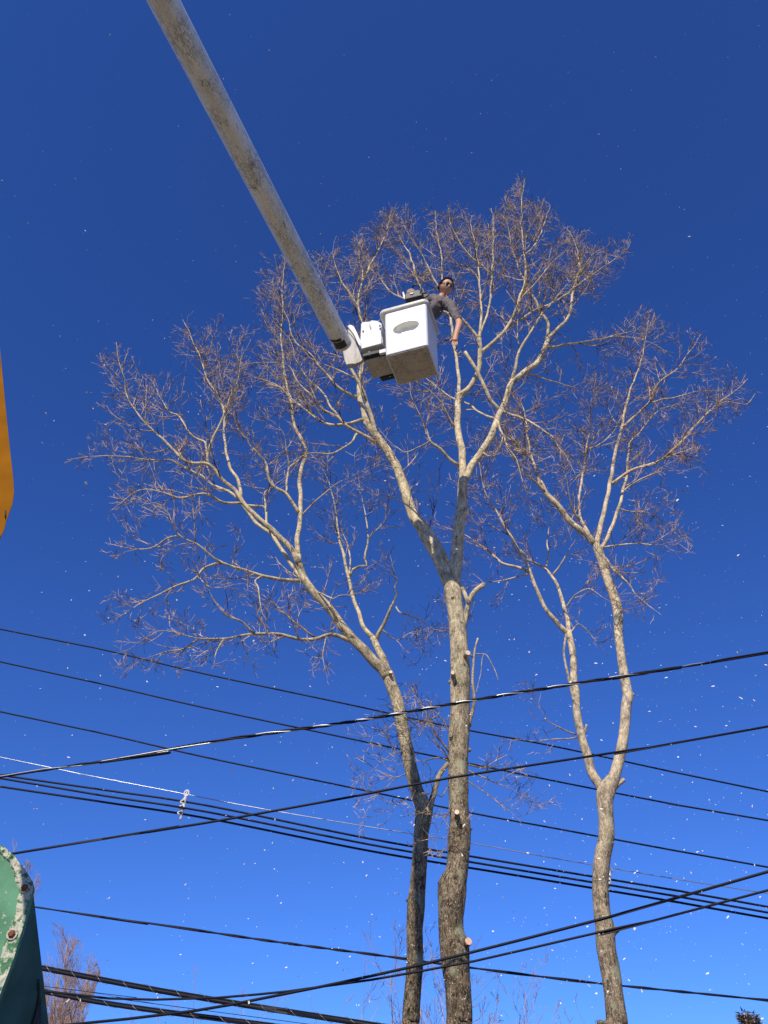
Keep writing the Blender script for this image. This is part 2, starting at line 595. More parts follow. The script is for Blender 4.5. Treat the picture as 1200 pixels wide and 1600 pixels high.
    def stub(self, x, y, dx, dy, w, ln_, matcut, dYv=-0.05, face=True, name='branch_stub'):
        """a sawn-off branch base: from the stem at (x, y) out by (dx, dy) pixels"""
        Y = self.startY(x, y)
        a = at(x, y, Y); b = at(x + dx, y + dy, Y + dYv)
        d = (b - a).normalized()
        r = w / 2 / F * dep(x, y, Y)
        n = 7
        pts = [a + (b - a) * (i / n) for i in range(n + 1)]
        rad = [r * (1.5 - 0.5 * min(1, i / 4)) for i in range(n + 1)]
        mb = MB(); mb.tube(pts, rad, 14, rough=0.10)
        o = mb.build(name, self.mat, self.o)
        if face:
            mb = MB()
            mb.tube([b - d * 0.004, b + d * 0.006], [r * 0.95, r * 0.9], 14)
            link('cut_face', mb.mesh('cut_face'), matcut, o, False)
        return o
def fix_parenting(): pass

# --- main tree, in the middle
TY = 9.5
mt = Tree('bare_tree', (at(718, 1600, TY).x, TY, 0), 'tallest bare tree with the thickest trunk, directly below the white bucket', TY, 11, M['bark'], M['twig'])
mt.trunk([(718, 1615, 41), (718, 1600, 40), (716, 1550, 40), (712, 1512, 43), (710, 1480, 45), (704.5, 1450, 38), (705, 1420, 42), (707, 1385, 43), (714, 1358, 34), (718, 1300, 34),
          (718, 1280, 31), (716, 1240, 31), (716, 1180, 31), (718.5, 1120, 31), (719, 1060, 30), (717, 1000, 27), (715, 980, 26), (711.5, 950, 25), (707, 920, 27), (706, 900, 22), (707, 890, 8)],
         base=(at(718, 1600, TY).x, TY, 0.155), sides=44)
lf = mt.limb([(706, 915), (690, 884), (672, 850), (655, 822), (645, 805), (635, 775), (626, 744), (613, 717), (600, 697), (589, 683), (573, 659)], 25, 11, 0.2, 0.3, 0.4, sides=24, tip=False)
rf = mt.limb([(706, 918), (711, 890), (715, 862), (717, 840), (719, 810), (720.5, 790), (722, 770), (724, 750)], 24, 15, -0.2, 0.3, 0.0, sides=24, tip=False)
mt.limb([(573, 659), (566, 635), (560, 605), (565, 578), (571, 545), (566, 505), (560, 470), (566, 430), (560, 395)], 10, 3, 0.5)
mt.limb([(589, 683), (580, 650), (570, 620), (560, 597), (547, 572), (535, 545), (520, 515), (508, 480), (500, 440)], 8.5, 3, -0.9)
mt.limb([(560, 622), (532, 607), (505, 580), (485, 555), (460, 532), (450, 500), (436, 470)], 5.5, 2, -0.6)
mt.limb([(568, 655), (547, 661), (531, 663), (509, 661), (488, 648), (456, 624), (430, 600), (400, 590)], 6, 2, 0.6)
mt.limb([(587, 692), (563, 677), (541, 665), (528, 653), (504, 640), (488, 619), (467, 598), (450, 572), (420, 566), (385, 568)], 6, 2, -0.7)
mt.limb([(557, 678), (547, 693), (520, 707), (483, 709), (455, 722)], 4, 1.8, -0.4, ls=0.7)
mt.limb([(541, 665), (520, 640), (505, 615), (480, 590), (462, 560), (455, 535)], 4, 1.8, 0.5, ls=0.8)
mt.limb([(704, 893), (691, 859), (677, 835), (660, 812), (650, 800), (630, 785), (600, 770)], 6, 2, -0.7, 0.3, 0.8, ls=0.7)
mt.limb([(724, 752), (723, 735), (722, 709), (718, 685), (715, 661), (716, 637), (718, 616)], 12.5, 9.5, 0.3, 0.3, 0.3, sides=18, tip=False)
mt.limb([(718, 616), (716, 583), (712.5, 553), (709, 538), (706, 510), (700, 480), (692, 440), (690, 400), (682, 360), (680, 330)], 6.5, 2, 0.6)
mt.limb([(718, 618), (735, 603), (746, 581), (750.5, 557), (749, 530)], 9, 7, -0.2, 0.3, 0.3, sides=14, tip=False)
mt.limb([(749, 530), (717, 492), (700, 468), (680, 440), (660, 400), (640, 370)], 5, 2, -0.6)
mt.limb([(749, 530), (752, 481), (748, 433), (747, 412), (742, 380), (735, 350)], 5, 2, 0.3)
mt.limb([(751, 520), (765, 476), (769, 420), (771, 353), (768, 325)], 4, 1.8, 0.9)
mt.limb([(750, 553), (779, 527), (800, 500), (813, 465), (821, 425), (816, 375), (815, 340), (816, 305), (821, 278)], 7, 2, -0.4)
mt.limb([(787, 518), (812, 500), (837, 484), (869, 471), (893, 452), (923, 431), (960, 405), (982, 388)], 5, 1.8, 0.8)
mt.limb([(781, 641), (766, 624), (757, 603), (742, 575), (727, 549)], 5.5, 5.5, -0.3, grow=False, sides=12)
mt.limb([(781, 641), (805, 649), (831, 661), (859, 679), (872, 696), (884, 714)], 4.5, 2, -0.9)
mt.limb([(724, 752), (730, 742), (737.5, 728), (753, 705), (768, 681), (777, 653), (789.5, 627), (796, 605), (805, 594), (820, 581), (837, 568), (848, 551), (852, 540), (856, 529)], 13, 8, 0.5, 0.3, 0.3, sides=18, tip=False)
mt.limb([(856, 529), (872, 513), (888, 495), (893, 471), (896, 449), (905, 420), (900, 385), (890, 362)], 6.5, 2, 0.5)
mt.limb([(856, 529), (855, 503), (843, 484), (837, 471), (824, 447), (810, 420), (800, 385), (793, 350)], 5.5, 2, -0.5)
mt.limb([(801, 597), (806, 568), (811, 549), (827, 524), (843, 497), (859, 476), (882, 450), (905, 425)], 6, 2, -0.6)
mt.limb([(856, 543), (880, 539), (920, 533), (960, 524), (1005, 514)], 5, 1.8, 0.4)
mt.limb([(777, 656), (785, 679), (796, 702), (807, 718), (811, 735)], 4, 2, -0.9, ls=0.9)
mt.limb([(772, 654), (748, 644), (735, 633), (711, 624), (690, 609), (672, 596), (655, 580)], 4, 2, 0.9)
mt.limb([(711, 668), (692, 635), (672, 611), (654, 598)], 4, 2, -0.5)
mt.limb([(718, 728), (703, 718), (688, 702), (672, 689), (668, 674), (657, 650), (650, 635)], 6, 2, -0.4, ls=0.9)
mt.limb([(672, 689), (650, 700), (632, 706), (615, 695)], 2.6, 1.5, 0.3, ls=0.7)
mt.limb([(753, 706), (765, 712), (775, 700)], 3, 1.8, -0.6, ls=0.8)
mt.limb([(800, 500), (812, 470), (840, 440), (862, 410), (880, 395)], 4, 1.8, -0.7)
mt.limb([(820, 581), (845, 590), (880, 600), (910, 610)], 3.2, 1.5, 0.7, ls=0.8)
mt.limb([(566, 440), (578, 415), (592, 390), (604, 360), (610, 335)], 3.6, 1.6, 0.5)
mt.limb([(562, 480), (540, 450), (528, 425), (520, 395)], 3.4, 1.6, -0.3)
mt.limb([(703, 492), (676, 474), (654, 446), (643, 405), (625, 372), (612, 345)], 4.5, 1.8, 0.8)
mt.limb([(770, 430), (748, 412), (722, 385), (705, 350), (700, 325)], 3.6, 1.6, -0.6)
mt.limb([(668, 470), (640, 470), (610, 455), (590, 430), (570, 410)], 3.4, 1.6, 0.6)
mt.limb([(816, 400), (835, 385), (850, 350), (858, 325)], 3.4, 1.6, 0.6)
mt.limb([(905, 432), (925, 400), (945, 385)], 3, 1.5, -0.6)
# dark cut fork beside the trunk, sucker and low shoots
mt.limb([(724, 982), (728, 968), (731, 950), (734, 938), (743, 923), (755, 912)], 9, 7.5, -0.15, grow=False, sides=14)
mt.limb([(733, 943), (727, 930), (720, 915), (714, 905)], 7, 6, 0.1, grow=False, sides=12)
mt.limb([(733, 1135), (738, 1110), (740, 1090), (739, 1060), (741, 1035), (742, 1012), (746, 997)], 7, 3, -0.1, grow=False, sides=10)
mt.limb([(740, 1028), (733, 1018), (727, 1012)], 3, 3, 0, grow=False, sides=8)
mt.limb([(742, 1022), (757, 1022), (766, 1032), (778, 1062)], 2, 1.2, -0.2, 0.5, 0.5, grow=False, sides=6)
mt.limb([(756, 1022), (751, 1048), (745, 1080)], 1.6, 1.0, -0.2, grow=False, sides=5)
LOW = [(560, 1040), (700, 1060), (745, 1080), (800, 1180), (870, 1230), (880, 1260), (780, 1290), (700, 1340), (640, 1340), (560, 1270), (540, 1200)]
keep = mt.poly; mt.poly = LOW; hold = mt.traced; mt.traced = []
mt.limb([(704, 1178), (692, 1160), (680, 1145), (675, 1128), (662, 1108), (650, 1085), (642, 1075)], 4, 1.5, -0.3, 0.2, 1.0, 0.4)
mt.limb([(702, 1190), (685, 1184), (660, 1190), (640, 1188)], 3, 1.4, 0.2, 0.2, 1.0, 0.35)
mt.limb([(733, 1205), (755, 1215), (780, 1225), (815, 1238)], 3, 1.4, -0.3, 0.2, 0.8, 0.4)
mt.limb([(733, 1195), (760, 1200), (790, 1193), (805, 1200)], 2.6, 1.4, 0.2, 0.2, 0.8, 0.35)
mt.limb([(706, 1240), (700, 1270), (697, 1300)], 2.4, 1.2, -0.2, 0.2, 0.8, 0.35)
mt.limb([(704, 1225), (690, 1245), (680, 1240), (668, 1262)], 2.6, 1.2, -0.3, 0.2, 1.0, 0.3)
mt.limb([(705, 1150), (695, 1130), (682, 1118), (668, 1130), (655, 1150), (640, 1160)], 2.4, 1.2, -0.2, 0.1, 1.0, 0.45)
mt.limb([(706, 1200), (690, 1170), (676, 1158), (658, 1140)], 2.4, 1.2, -0.4, 0.1, 1.0, 0.45)
mt.limb([(733, 1222), (760, 1240), (790, 1262), (815, 1290)], 2.2, 1.0, -0.4, 0.1, 0.8, 0.4)
mt.limb([(705, 1262), (690, 1285), (680, 1310)], 2.0, 1.0, -0.2, 0.1, 0.8, 0.4)
mt.grow(per_m=8, dens2=7)
mt.poly = keep; mt.traced = hold
mt.grow()
mt.finish()
mt.stub(722, 1030, 9, -10, 8.5, 0, M['cut'], -0.19)
mt.stub(709, 1060, -1.5, -9, 6.5, 0, M['cut'], -0.22)
mt.stub(707, 1067, -5, -2, 6, 0, M['cut'], -0.03, face=False, name='knot')
mt.stub(715, 1282, -1, -13, 8, 0, M['cut'], -0.25)
mt.stub(697, 1384, -8, -9, 15, 0, M['bark'], 0.0, face=False, name='knot')
mt.stub(722, 1482, 10, -11, 12, 0, M['cut_pink'], -0.16)
mt.stub(730, 1300, 6, -7, 7, 0, M['bark'], -0.02, face=False, name='knot')
mt.stub(722, 1112, 4, -1, 6, 0, M['bark'], -0.10, face=False, name='knot')
mt.stub(706, 1152, -2, -1, 6, 0, M['bark'], -0.10, face=False, name='knot')

# --- left tree
LY = 10.5
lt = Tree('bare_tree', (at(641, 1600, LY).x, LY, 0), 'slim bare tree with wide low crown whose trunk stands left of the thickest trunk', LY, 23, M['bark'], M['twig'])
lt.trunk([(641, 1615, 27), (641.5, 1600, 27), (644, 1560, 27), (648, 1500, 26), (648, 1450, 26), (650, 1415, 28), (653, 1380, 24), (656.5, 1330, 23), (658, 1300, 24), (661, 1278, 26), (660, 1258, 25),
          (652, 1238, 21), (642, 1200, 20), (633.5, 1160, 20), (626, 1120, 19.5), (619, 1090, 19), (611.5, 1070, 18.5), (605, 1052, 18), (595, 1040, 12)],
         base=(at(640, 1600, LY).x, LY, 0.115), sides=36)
lt.limb([(607, 1058), (594, 1042), (578, 1027), (560, 1007), (545, 989), (527, 968), (506, 941), (488, 921), (474, 902), (467, 884), (465, 868)], 19, 11, -0.5, 0.4, 0.35, sides=22, tip=False)
lt.limb([(465, 870), (465, 848), (468, 812), (470, 782), (468, 752), (473, 725), (479, 704), (467, 680), (458, 658), (455, 632), (449, 604), (445, 585), (440, 547), (439, 510), (442, 480), (441, 447), (445, 410)], 9.5, 2, 0.6, 0.35, 0.9)
lt.limb([(467, 880), (458, 863), (440, 842), (422, 825), (398, 804), (377, 780), (362, 761), (344, 746), (326, 725), (302, 724), (284, 716), (269, 701), (250, 682), (230, 665), (212, 642), (199, 620), (195, 595), (186, 565), (182, 535)], 11, 2, -1.0, 0.35, 0.9)
lt.limb([(471, 905), (452, 878), (434, 848), (422, 832), (398, 814), (368, 776), (335, 758), (308, 740), (278, 725), (263, 719), (230, 719), (200, 713), (158, 713), (105, 718)], 7.5, 2, 0.8, 0.4)
lt.limb([(378, 786), (350, 785), (326, 773), (308, 773), (284, 779), (255, 770), (220, 765), (185, 790)], 5, 2, -0.6)
lt.limb([(376, 778), (373, 752), (358.5, 730), (352, 697), (350, 671), (350, 643), (339, 617), (325, 595), (315, 567), (300, 530), (285, 500)], 6, 2, 0.5, 0.3)
lt.limb([(326, 725), (325, 708), (339, 671), (352, 643), (360, 622), (370, 600), (376, 560)], 5, 2, -0.6, 0.3)
lt.limb([(325, 722), (322, 700), (320, 690), (300, 680), (280, 650), (262, 640), (240, 600)], 3.6, 1.8, 0.6, 0.3)
lt.limb([(384, 790), (413, 793), (417, 808)], 4, 3.6, -0.2, grow=False)
lt.limb([(430, 836), (417, 817), (416, 795), (411.6, 773), (418, 765), (432, 755)], 5, 2.4, 0.4, 0.3, 0.8, 0.7)
lt.limb([(467, 803), (456, 784), (445, 771), (428, 760), (419, 743), (415, 723), (404, 710), (391, 697), (384, 682), (371, 669), (362, 640)], 6.5, 2, -0.5, 0.2)
lt.limb([(471, 806), (491, 786), (517, 762), (558, 739)], 3, 1.5, -0.4, 0.3, 0.8, 0.6)
lt.limb([(446, 771), (449.5, 747), (453, 730), (469, 717), (478, 706)], 3.4, 3, 0.3, 0.3, 0.6, 0.7, tip=False)
lt.limb([(453, 730), (447, 700), (444, 680), (432, 665)], 2.6, 1.6, -0.4, 0.3, 0.8, 0.7)
lt.limb([(470, 908), (440, 905), (410, 900), (380, 890), (350, 880), (326, 863), (308, 851), (284, 839), (272, 824), (262, 800), (240, 790)], 7, 2, -0.9)
lt.limb([(350, 880), (338, 880), (320, 887), (302, 905), (266, 921), (230, 938), (194, 959), (158, 977)], 4.5, 1.8, -0.6)
lt.limb([(280, 838), (260, 842), (236, 857), (200, 857), (175, 850)], 3.4, 1.6, 0.5)
lt.limb([(410, 900), (398, 908), (404, 918), (406, 940), (412, 960)], 3.4, 1.6, -0.4, 0.3, 1, 0.6)
lt.limb([(552, 1001), (521, 992), (494, 998), (470, 998), (440, 992), (401, 990), (374, 993), (350, 998), (320, 998), (299, 995), (269, 986), (245, 986), (215, 1005)], 7.5, 2, -0.9)
lt.limb([(398, 990), (380, 971), (356, 962), (332, 932), (320, 900)], 3.6, 1.6, -0.5, ls=0.8)
lt.limb([(311, 997), (287, 1014), (262, 1018), (225, 1030)], 3.4, 1.6, 0.4, ls=0.7)
lt.limb([(350, 998), (340, 1016), (335, 1036)], 3, 2, -0.3, 0.4, 1, 0.5)
lt.limb([(374, 993), (385, 1020), (400, 1040)], 2.4, 1.4, 0.3, 0.3, 1, 0.5)
lt.limb([(506, 941), (498, 925), (520, 935), (530, 930), (548, 930)], 3.4, 1.8, -0.4, 0.3, 1.0, 0.5)
lt.limb([(520, 992), (518, 975), (525, 965), (515, 948), (500, 950)], 3, 1.6, -0.4, 0.3, 1.0, 0.5)
lt.limb([(510, 995), (505, 1020), (508, 1045)], 2.2, 1.3, -0.4, 0.2, 1.2, 0.5)
lt.limb([(605, 1050), (599, 1030), (590, 1010), (584, 998)], 13, 10.5, 0.3, grow=False, sides=16)
lt.limb([(584, 998), (569, 980), (560, 956), (551, 929), (545, 905), (537, 870), (528, 827), (523, 787), (512, 749), (503, 735)], 8.5, 2.5, 0.7, 0.3, 0.6, 0.7)
lt.limb([(545, 900), (547, 880), (543, 850), (534, 830)], 3.5, 2, 0.3, 0.3, 0.6, 0.6)
lt.limb([(545, 903), (552, 890), (562, 885), (573, 884), (571, 872), (574, 850), (576, 840), (584, 832), (600, 816), (604, 800)], 5, 2, -0.3, 0.4, 0.9, 0.6)
lt.limb([(576, 842), (574, 825), (570, 800), (566, 775)], 2.6, 1.5, 0.2, 0.3, 0.9, 0.6)
lt.limb([(587, 1001), (602, 971), (611, 947), (620, 929), (618.5, 917), (623, 905), (614, 899)], 7.5, 3, -0.6, 0.5, 1.0, 0.55)
lt.limb([(619, 948), (623, 956), (650, 965), (674, 980), (690, 985)], 2.6, 1.4, -0.5, 0.1, 1.2, 0.5)
lt.limb([(598, 985), (620, 1000), (640, 990), (668, 985)], 2.2, 1.3, 0.5, 0.1, 1.2, 0.5)
lt.limb([(669, 1275), (675, 1248), (683, 1222), (690, 1205), (701, 1192), (716, 1178), (735, 1172)], 11, 6, 0.35, grow=False, sides=14)
keep = lt.poly; hold = lt.traced; lt.poly = [(540, 1060), (640, 1060), (700, 1180), (700, 1330), (560, 1310), (540, 1200)]; lt.traced = []
lt.limb([(622, 1125), (605, 1140), (590, 1150), (572, 1152)], 2.0, 1.0, -0.3, 0.1, 1.0, 0.4)
lt.limb([(640, 1205), (620, 1215), (600, 1235), (575, 1245)], 2.0, 1.0, -0.3, 0.1, 1.0, 0.45)
lt.limb([(652, 1240), (630, 1250), (610, 1262), (590, 1275)], 2.0, 1.0, 0.3, 0.1, 1.0, 0.4)
lt.limb([(632, 1175), (610, 1180), (590, 1195)], 1.8, 1.0, -0.3, 0.1, 1.0, 0.4)
lt.grow(per_m=7, dens2=6)
lt.poly = keep; lt.traced = hold
lt.grow(per_m=5.8)
lt.finish()
lt.stub(609, 1060, 1.5, -10, 5.5, 0, M['cut'], -0.16)
lt.stub(643, 1412, -7, -7, 7, 0, M['bark'], 0, face=False, name='knot')
lt.stub(655, 1490, 6, -4, 6, 0, M['bark'], 0, face=False, name='knot')
lt.stub(632, 1128, 4, 0, 5, 0, M['bark'], 0, face=False, name='knot')

# --- right tree
RY = 11.2
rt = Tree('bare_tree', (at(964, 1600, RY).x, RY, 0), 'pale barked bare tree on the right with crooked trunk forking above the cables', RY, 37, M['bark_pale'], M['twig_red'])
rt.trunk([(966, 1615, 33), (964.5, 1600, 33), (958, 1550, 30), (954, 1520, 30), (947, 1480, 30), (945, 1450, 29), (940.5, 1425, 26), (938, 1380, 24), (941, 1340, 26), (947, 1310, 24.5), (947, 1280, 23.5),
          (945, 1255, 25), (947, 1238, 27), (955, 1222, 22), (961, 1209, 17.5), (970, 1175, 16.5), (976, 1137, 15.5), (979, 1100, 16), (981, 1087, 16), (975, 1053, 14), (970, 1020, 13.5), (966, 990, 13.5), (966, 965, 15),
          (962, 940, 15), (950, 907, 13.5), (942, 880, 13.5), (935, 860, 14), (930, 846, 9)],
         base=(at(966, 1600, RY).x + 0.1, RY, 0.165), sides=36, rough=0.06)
rt.limb([(945, 1245), (937, 1228), (926, 1208), (918, 1181), (909, 1153), (903, 1119), (900, 1090), (898, 1060), (897, 1030), (893, 1003), (888, 985)], 16, 10, 0.35, 0.95, 0.0, sides=22, tip=False, grow=False)
rt.limb([(889, 990), (867, 970), (850, 947), (837, 917), (829, 897), (822.5, 881), (805, 850), (787.5, 822), (773.5, 794), (759.5, 773), (754, 755), (748, 720)], 8.5, 2.5, -0.6, 0.45)
rt.limb([(825, 893), (807, 887), (787, 880), (770, 867), (747, 850), (730, 837), (715, 830)], 5, 2.4, 0.5, 0.2, 0.8, 0.8)
rt.limb([(825, 897), (800, 903), (760, 911), (745, 915)], 3, 1.8, -0.4, 0.2, 1.0, 0.7)
rt.limb([(889, 988), (885, 960), (878, 937), (870, 913), (862, 900), (852, 889), (833, 877), (825, 870), (810, 855), (795, 835)], 8.5, 2.5, 0.6, 0.4, 0.8)
rt.limb([(863, 900), (873, 887), (887, 863), (895, 850)], 3.2, 2, -0.3, 0.3, 1.2, 0.7)
rt.limb([(853, 889), (857, 870), (855, 847), (860, 815)], 3.2, 1.8, 0.3, 0.3, 1.2, 0.7)
rt.limb([(884, 950), (900, 930), (922, 920), (945, 935)], 2.6, 1.5, -0.6, 0.1, 1.6, 0.7)
rt.limb([(890, 990), (905, 975), (930, 1000), (950, 1025)], 2.4, 1.3, 0.5, 0.1, 1.4, 0.5)
rt.limb([(898, 1100), (892, 1080), (888, 1053), (882, 1030), (883, 1003), (884, 992)], 4.5, 3.5, -0.15, grow=False)
rt.limb([(928, 849), (917, 836), (896, 818), (875, 794), (854, 771), (843.5, 753)], 10.5, 8, -0.3, 0.3, 0.5, sides=16, tip=False)
rt.limb([(845, 757), (833, 720), (826, 689), (822, 661), (815, 630), (800, 615)], 5.5, 2, 0.5)
rt.limb([(852, 769), (835, 752), (815, 734), (801, 713), (790, 695), (770, 690)], 4.5, 2, -0.8)
rt.limb([(921, 836), (906, 804), (906, 769), (912, 734), (917, 699), (922, 665), (927, 626), (930, 600)], 5.5, 2, 0.6, 0.3)
rt.limb([(906, 812), (895, 795), (890, 770), (886, 745)], 3.5, 1.8, -0.5)
rt.limb([(917, 704), (935, 695), (954, 680), (970, 655)], 2.8, 1.6, 0.3)
rt.limb([(932, 852), (938, 822), (948.5, 780), (957, 734), (964, 696), (972, 668), (978, 635), (990, 596), (1002, 563), (1008, 530), (1014, 495)], 9.5, 2, 0.4, 0.35, 0.7)
rt.limb([(973, 668), (996, 647), (1014, 629), (1029, 599), (1056, 578), (1071, 560), (1095, 522)], 4.5, 1.8, -0.5)
rt.limb([(957, 756), (975, 742), (990, 733), (1017, 726), (1035, 717), (1065, 689), (1086, 665), (1116, 635), (1152, 608), (1168, 592)], 6, 2, -0.8)
rt.limb([(1116, 635), (1140, 628), (1165, 632), (1180, 615)], 2.4, 1.4, 0.3)
rt.limb([(1035, 717), (1060, 708), (1090, 700), (1108, 705)], 2.8, 1.4, 0.4)
rt.limb([(1014, 629), (1050, 622), (1090, 612), (1120, 610)], 2.8, 1.4, 0.3)
rt.limb([(937, 860), (943.5, 850), (954, 828), (966, 794), (975, 761), (981, 728), (984, 692), (1002, 674), (1026, 644), (1060, 630)], 7.5, 2, 0.9, 0.3, 0.8)
rt.limb([(972, 770), (990, 755), (1010, 745), (1032, 737), (1060, 735)], 3, 1.5, -0.4)
rt.limb([(942, 856), (965, 852), (990, 849), (1026, 851), (1055, 845)], 3.5, 1.5, -0.8, 0.1, 1.2)
rt.limb([(946, 872), (960, 890), (977, 907), (1003, 937), (1033, 960)], 3.8, 1.5, -0.7, 0.1, 1.2)
rt.limb([(964, 795), (985, 800), (1010, 800), (1040, 815)], 3, 1.5, 0.5, 0.1, 1.2)
rt.grow(per_m=5.6, l1=(0.55, 1.6))
rt.traced = []; rt.poly = [(780, 1060), (900, 1060), (905, 1200), (780, 1200)]
rt.limb([(900, 1147), (877, 1137), (857, 1127), (843, 1107)], 3, 1.4, -0.4, 0.2, 1, 0.3)
rt.limb([(901, 1152), (867, 1155), (833, 1157), (803, 1155)], 2.4, 1.2, -0.5, 0.2, 1, 0.3)
rt.grow(per_m=5)
rt.finish()
rt.stub(978, 1096, 10, -12, 8, 0, M['bark_pale'], 0.02, face=False, name='knot')
rt.stub(958, 1232, 17, -14, 7, 0, M['bark_pale'], 0.02, face=False, name='branch_stub')
rt.stub(952, 1462, 12, -11, 11, 0, M['bark_pale'], 0.0, face=False, name='knot')
rt.stub(950, 1602, -14, -4, 9, 0, M['bark_pale'], -0.1, face=False, name='branch_stub')
rt.stub(913, 1146, 4, -14, 4, 0, M['bark_pale'], -0.05, face=False, name='knot')

# ---------------------------------------------------------------- bucket lift
def campt(px, py, z):
    return Vector(((px - 600) / F * z, 0, 0)) + Vector((0, z * (cs - (800 - py) / F * sn), z * (sn + (800 - py) / F * cs) + CH))

B0 = campt(255, 0, 6.9)                     # a point of the boom overhead
B1 = campt(534, 536, 11.0)                  # its end beside the bucket
AX = (B1 - B0).normalized()
lift = empty('bucket_lift', (-4.6, -9.5, 0), 'white aerial lift with long dirty round boom and bucket, reaching in from the upper left', 'bucket lift')
BR = 0.128
def boom():
    L0 = -6.0
    L1 = (B1 - B0).length
    n = 90
    pts = [B0 + AX * (L0 + (L1 - L0) * i / n) for i in range(n + 1)]
    mb = MB()
    mb.tube(pts, [BR] * (n + 1), 64)
    o = mb.build('boom', M['boom'], lift)
    # end ring and dark warning band on the underside
    mb = MB()
    mb.tube([B1 - AX * 0.03, B1 - AX * 0.028, B1 + AX * 0.008, B1 + AX * 0.01], [BR * 0.9, BR + 0.007, BR + 0.007, BR * 0.9], 64)
    mb.build('end_ring', M['mount'], o)
    vdir = (Vector((0, 0, CH)) - B1).normalized()
    vp = (vdir - AX * vdir.dot(AX)).normalized()
    side = AX.cross(vp).normalized()
    if side.x > 0: side = -side               # towards the left of the picture
    def patch(name, s0, s1, a0, a1, mat, lift_=0.004):
        vs = []; K = 14
        for s in (s0, s1):
            for k in range(K + 1):
                a = R(a0 + (a1 - a0) * k / K)
                d = vp * math.cos(a) + side * math.sin(a)
                for rr in (BR - 0.002, BR + lift_):
                    vs.append(B1 - AX * s + d * rr)
        fs = []
        W = 2 * (K + 1)
        for k in range(K):
            a = 2 * k
            fs += [(a + 1, a + 3, W + a + 3, W + a + 1), (a, a + 1, W + a + 1, W + a), (a, a + 2, a + 3, a + 1)[::-1], (W + a, W + a + 2, W + a + 3, W + a + 1)]
        a = 2 * K
        fs.append((a, a + 1, W + a + 1, W + a))
        mb = MB(); mb.add(vs, fs)
        mb.build(name, mat, o, smooth=False)
    patch('warning_decal', 0.24, 0.19, -8, 62, M['black'])
    patch('warning_decal', 0.175, 0.045, -22, 50, M['black'])
    # joint at the far end, lower boom and turret behind the viewer
    E = pts[0]
    mb = MB()
    h = AX.cross(Vector((0, 0, 1))).normalized()
    mb.tube([E - h * 0.3, E - h * 0.28, E + h * 0.28, E + h * 0.3], [0.2, 0.23, 0.23, 0.2], 32)
    mb.build('elbow_joint', M['bracket'], lift)
    T = Vector((-4.6, -9.5, 1.7))
    mb = MB()
    mb.tube([T, T.lerp(E + h * 0.4, 0.5), E + h * 0.4], [0.17, 0.165, 0.16], 32)
    mb.build('lower_boom', M['boom'], lift)
    mb = MB()
    mb.tube([Vector((-4.6, -9.5, 0.0)), Vector((-4.6, -9.5, 0.1)), Vector((-4.6, -9.5, 1.1)), Vector((-4.6, -9.5, 1.7))], [0.8, 0.55, 0.45, 0.32], 32)
    mb.build('turret', M['bracket'], lift)
boom()

# the bucket, a little wider at the top, turned 18 degrees
FL = Vector((0.0174, 7.108, 8.7 + CH)); FR = Vector((0.5786, 6.925, 8.7 + CH))
e1 = (FR - FL).normalized(); e3 = Vector((0, 0, 1)); e2 = e3.cross(e1)
BW = (FR - FL).length; BD = 0.56; BH = 0.94
def loc(x, y, z): return FL + e1 * x + e2 * y + e3 * z
def rrect(x0, x1, y0, y1, r, z, n=6):
    out = []
    for cx, cy, a0 in ((x1 - r, y0 + r, -90), (x1 - r, y1 - r, 0), (x0 + r, y1 - r, 90), (x0 + r, y0 + r, 180)):
        for k in range(n + 1):
            a = R(a0 + 90 * k / n)
            out.append(loc(cx + r * math.cos(a), cy + r * math.sin(a), z))
    return out
def loft(rings, cap0=True, cap1=False):
    mb = MB()
    vs = [p for r_ in rings for p in r_]
    n = len(rings[0]); fs = []
    for i in range(len(rings) - 1):
        for k in range(n):
            k2 = (k + 1) % n
            fs.append((i * n + k, i * n + k2, (i + 1) * n + k2, (i + 1) * n + k))
    if cap0: fs.append(tuple(range(n - 1, -1, -1)))
    if cap1: fs.append(tuple(range((len(rings) - 1) * n, len(rings) * n)))
    inv = [(((p - FL).dot(e1)), ((p - FL).dot(e2)), p.z) for p in vs]
    mb.add(vs, fs, inv)
    return mb
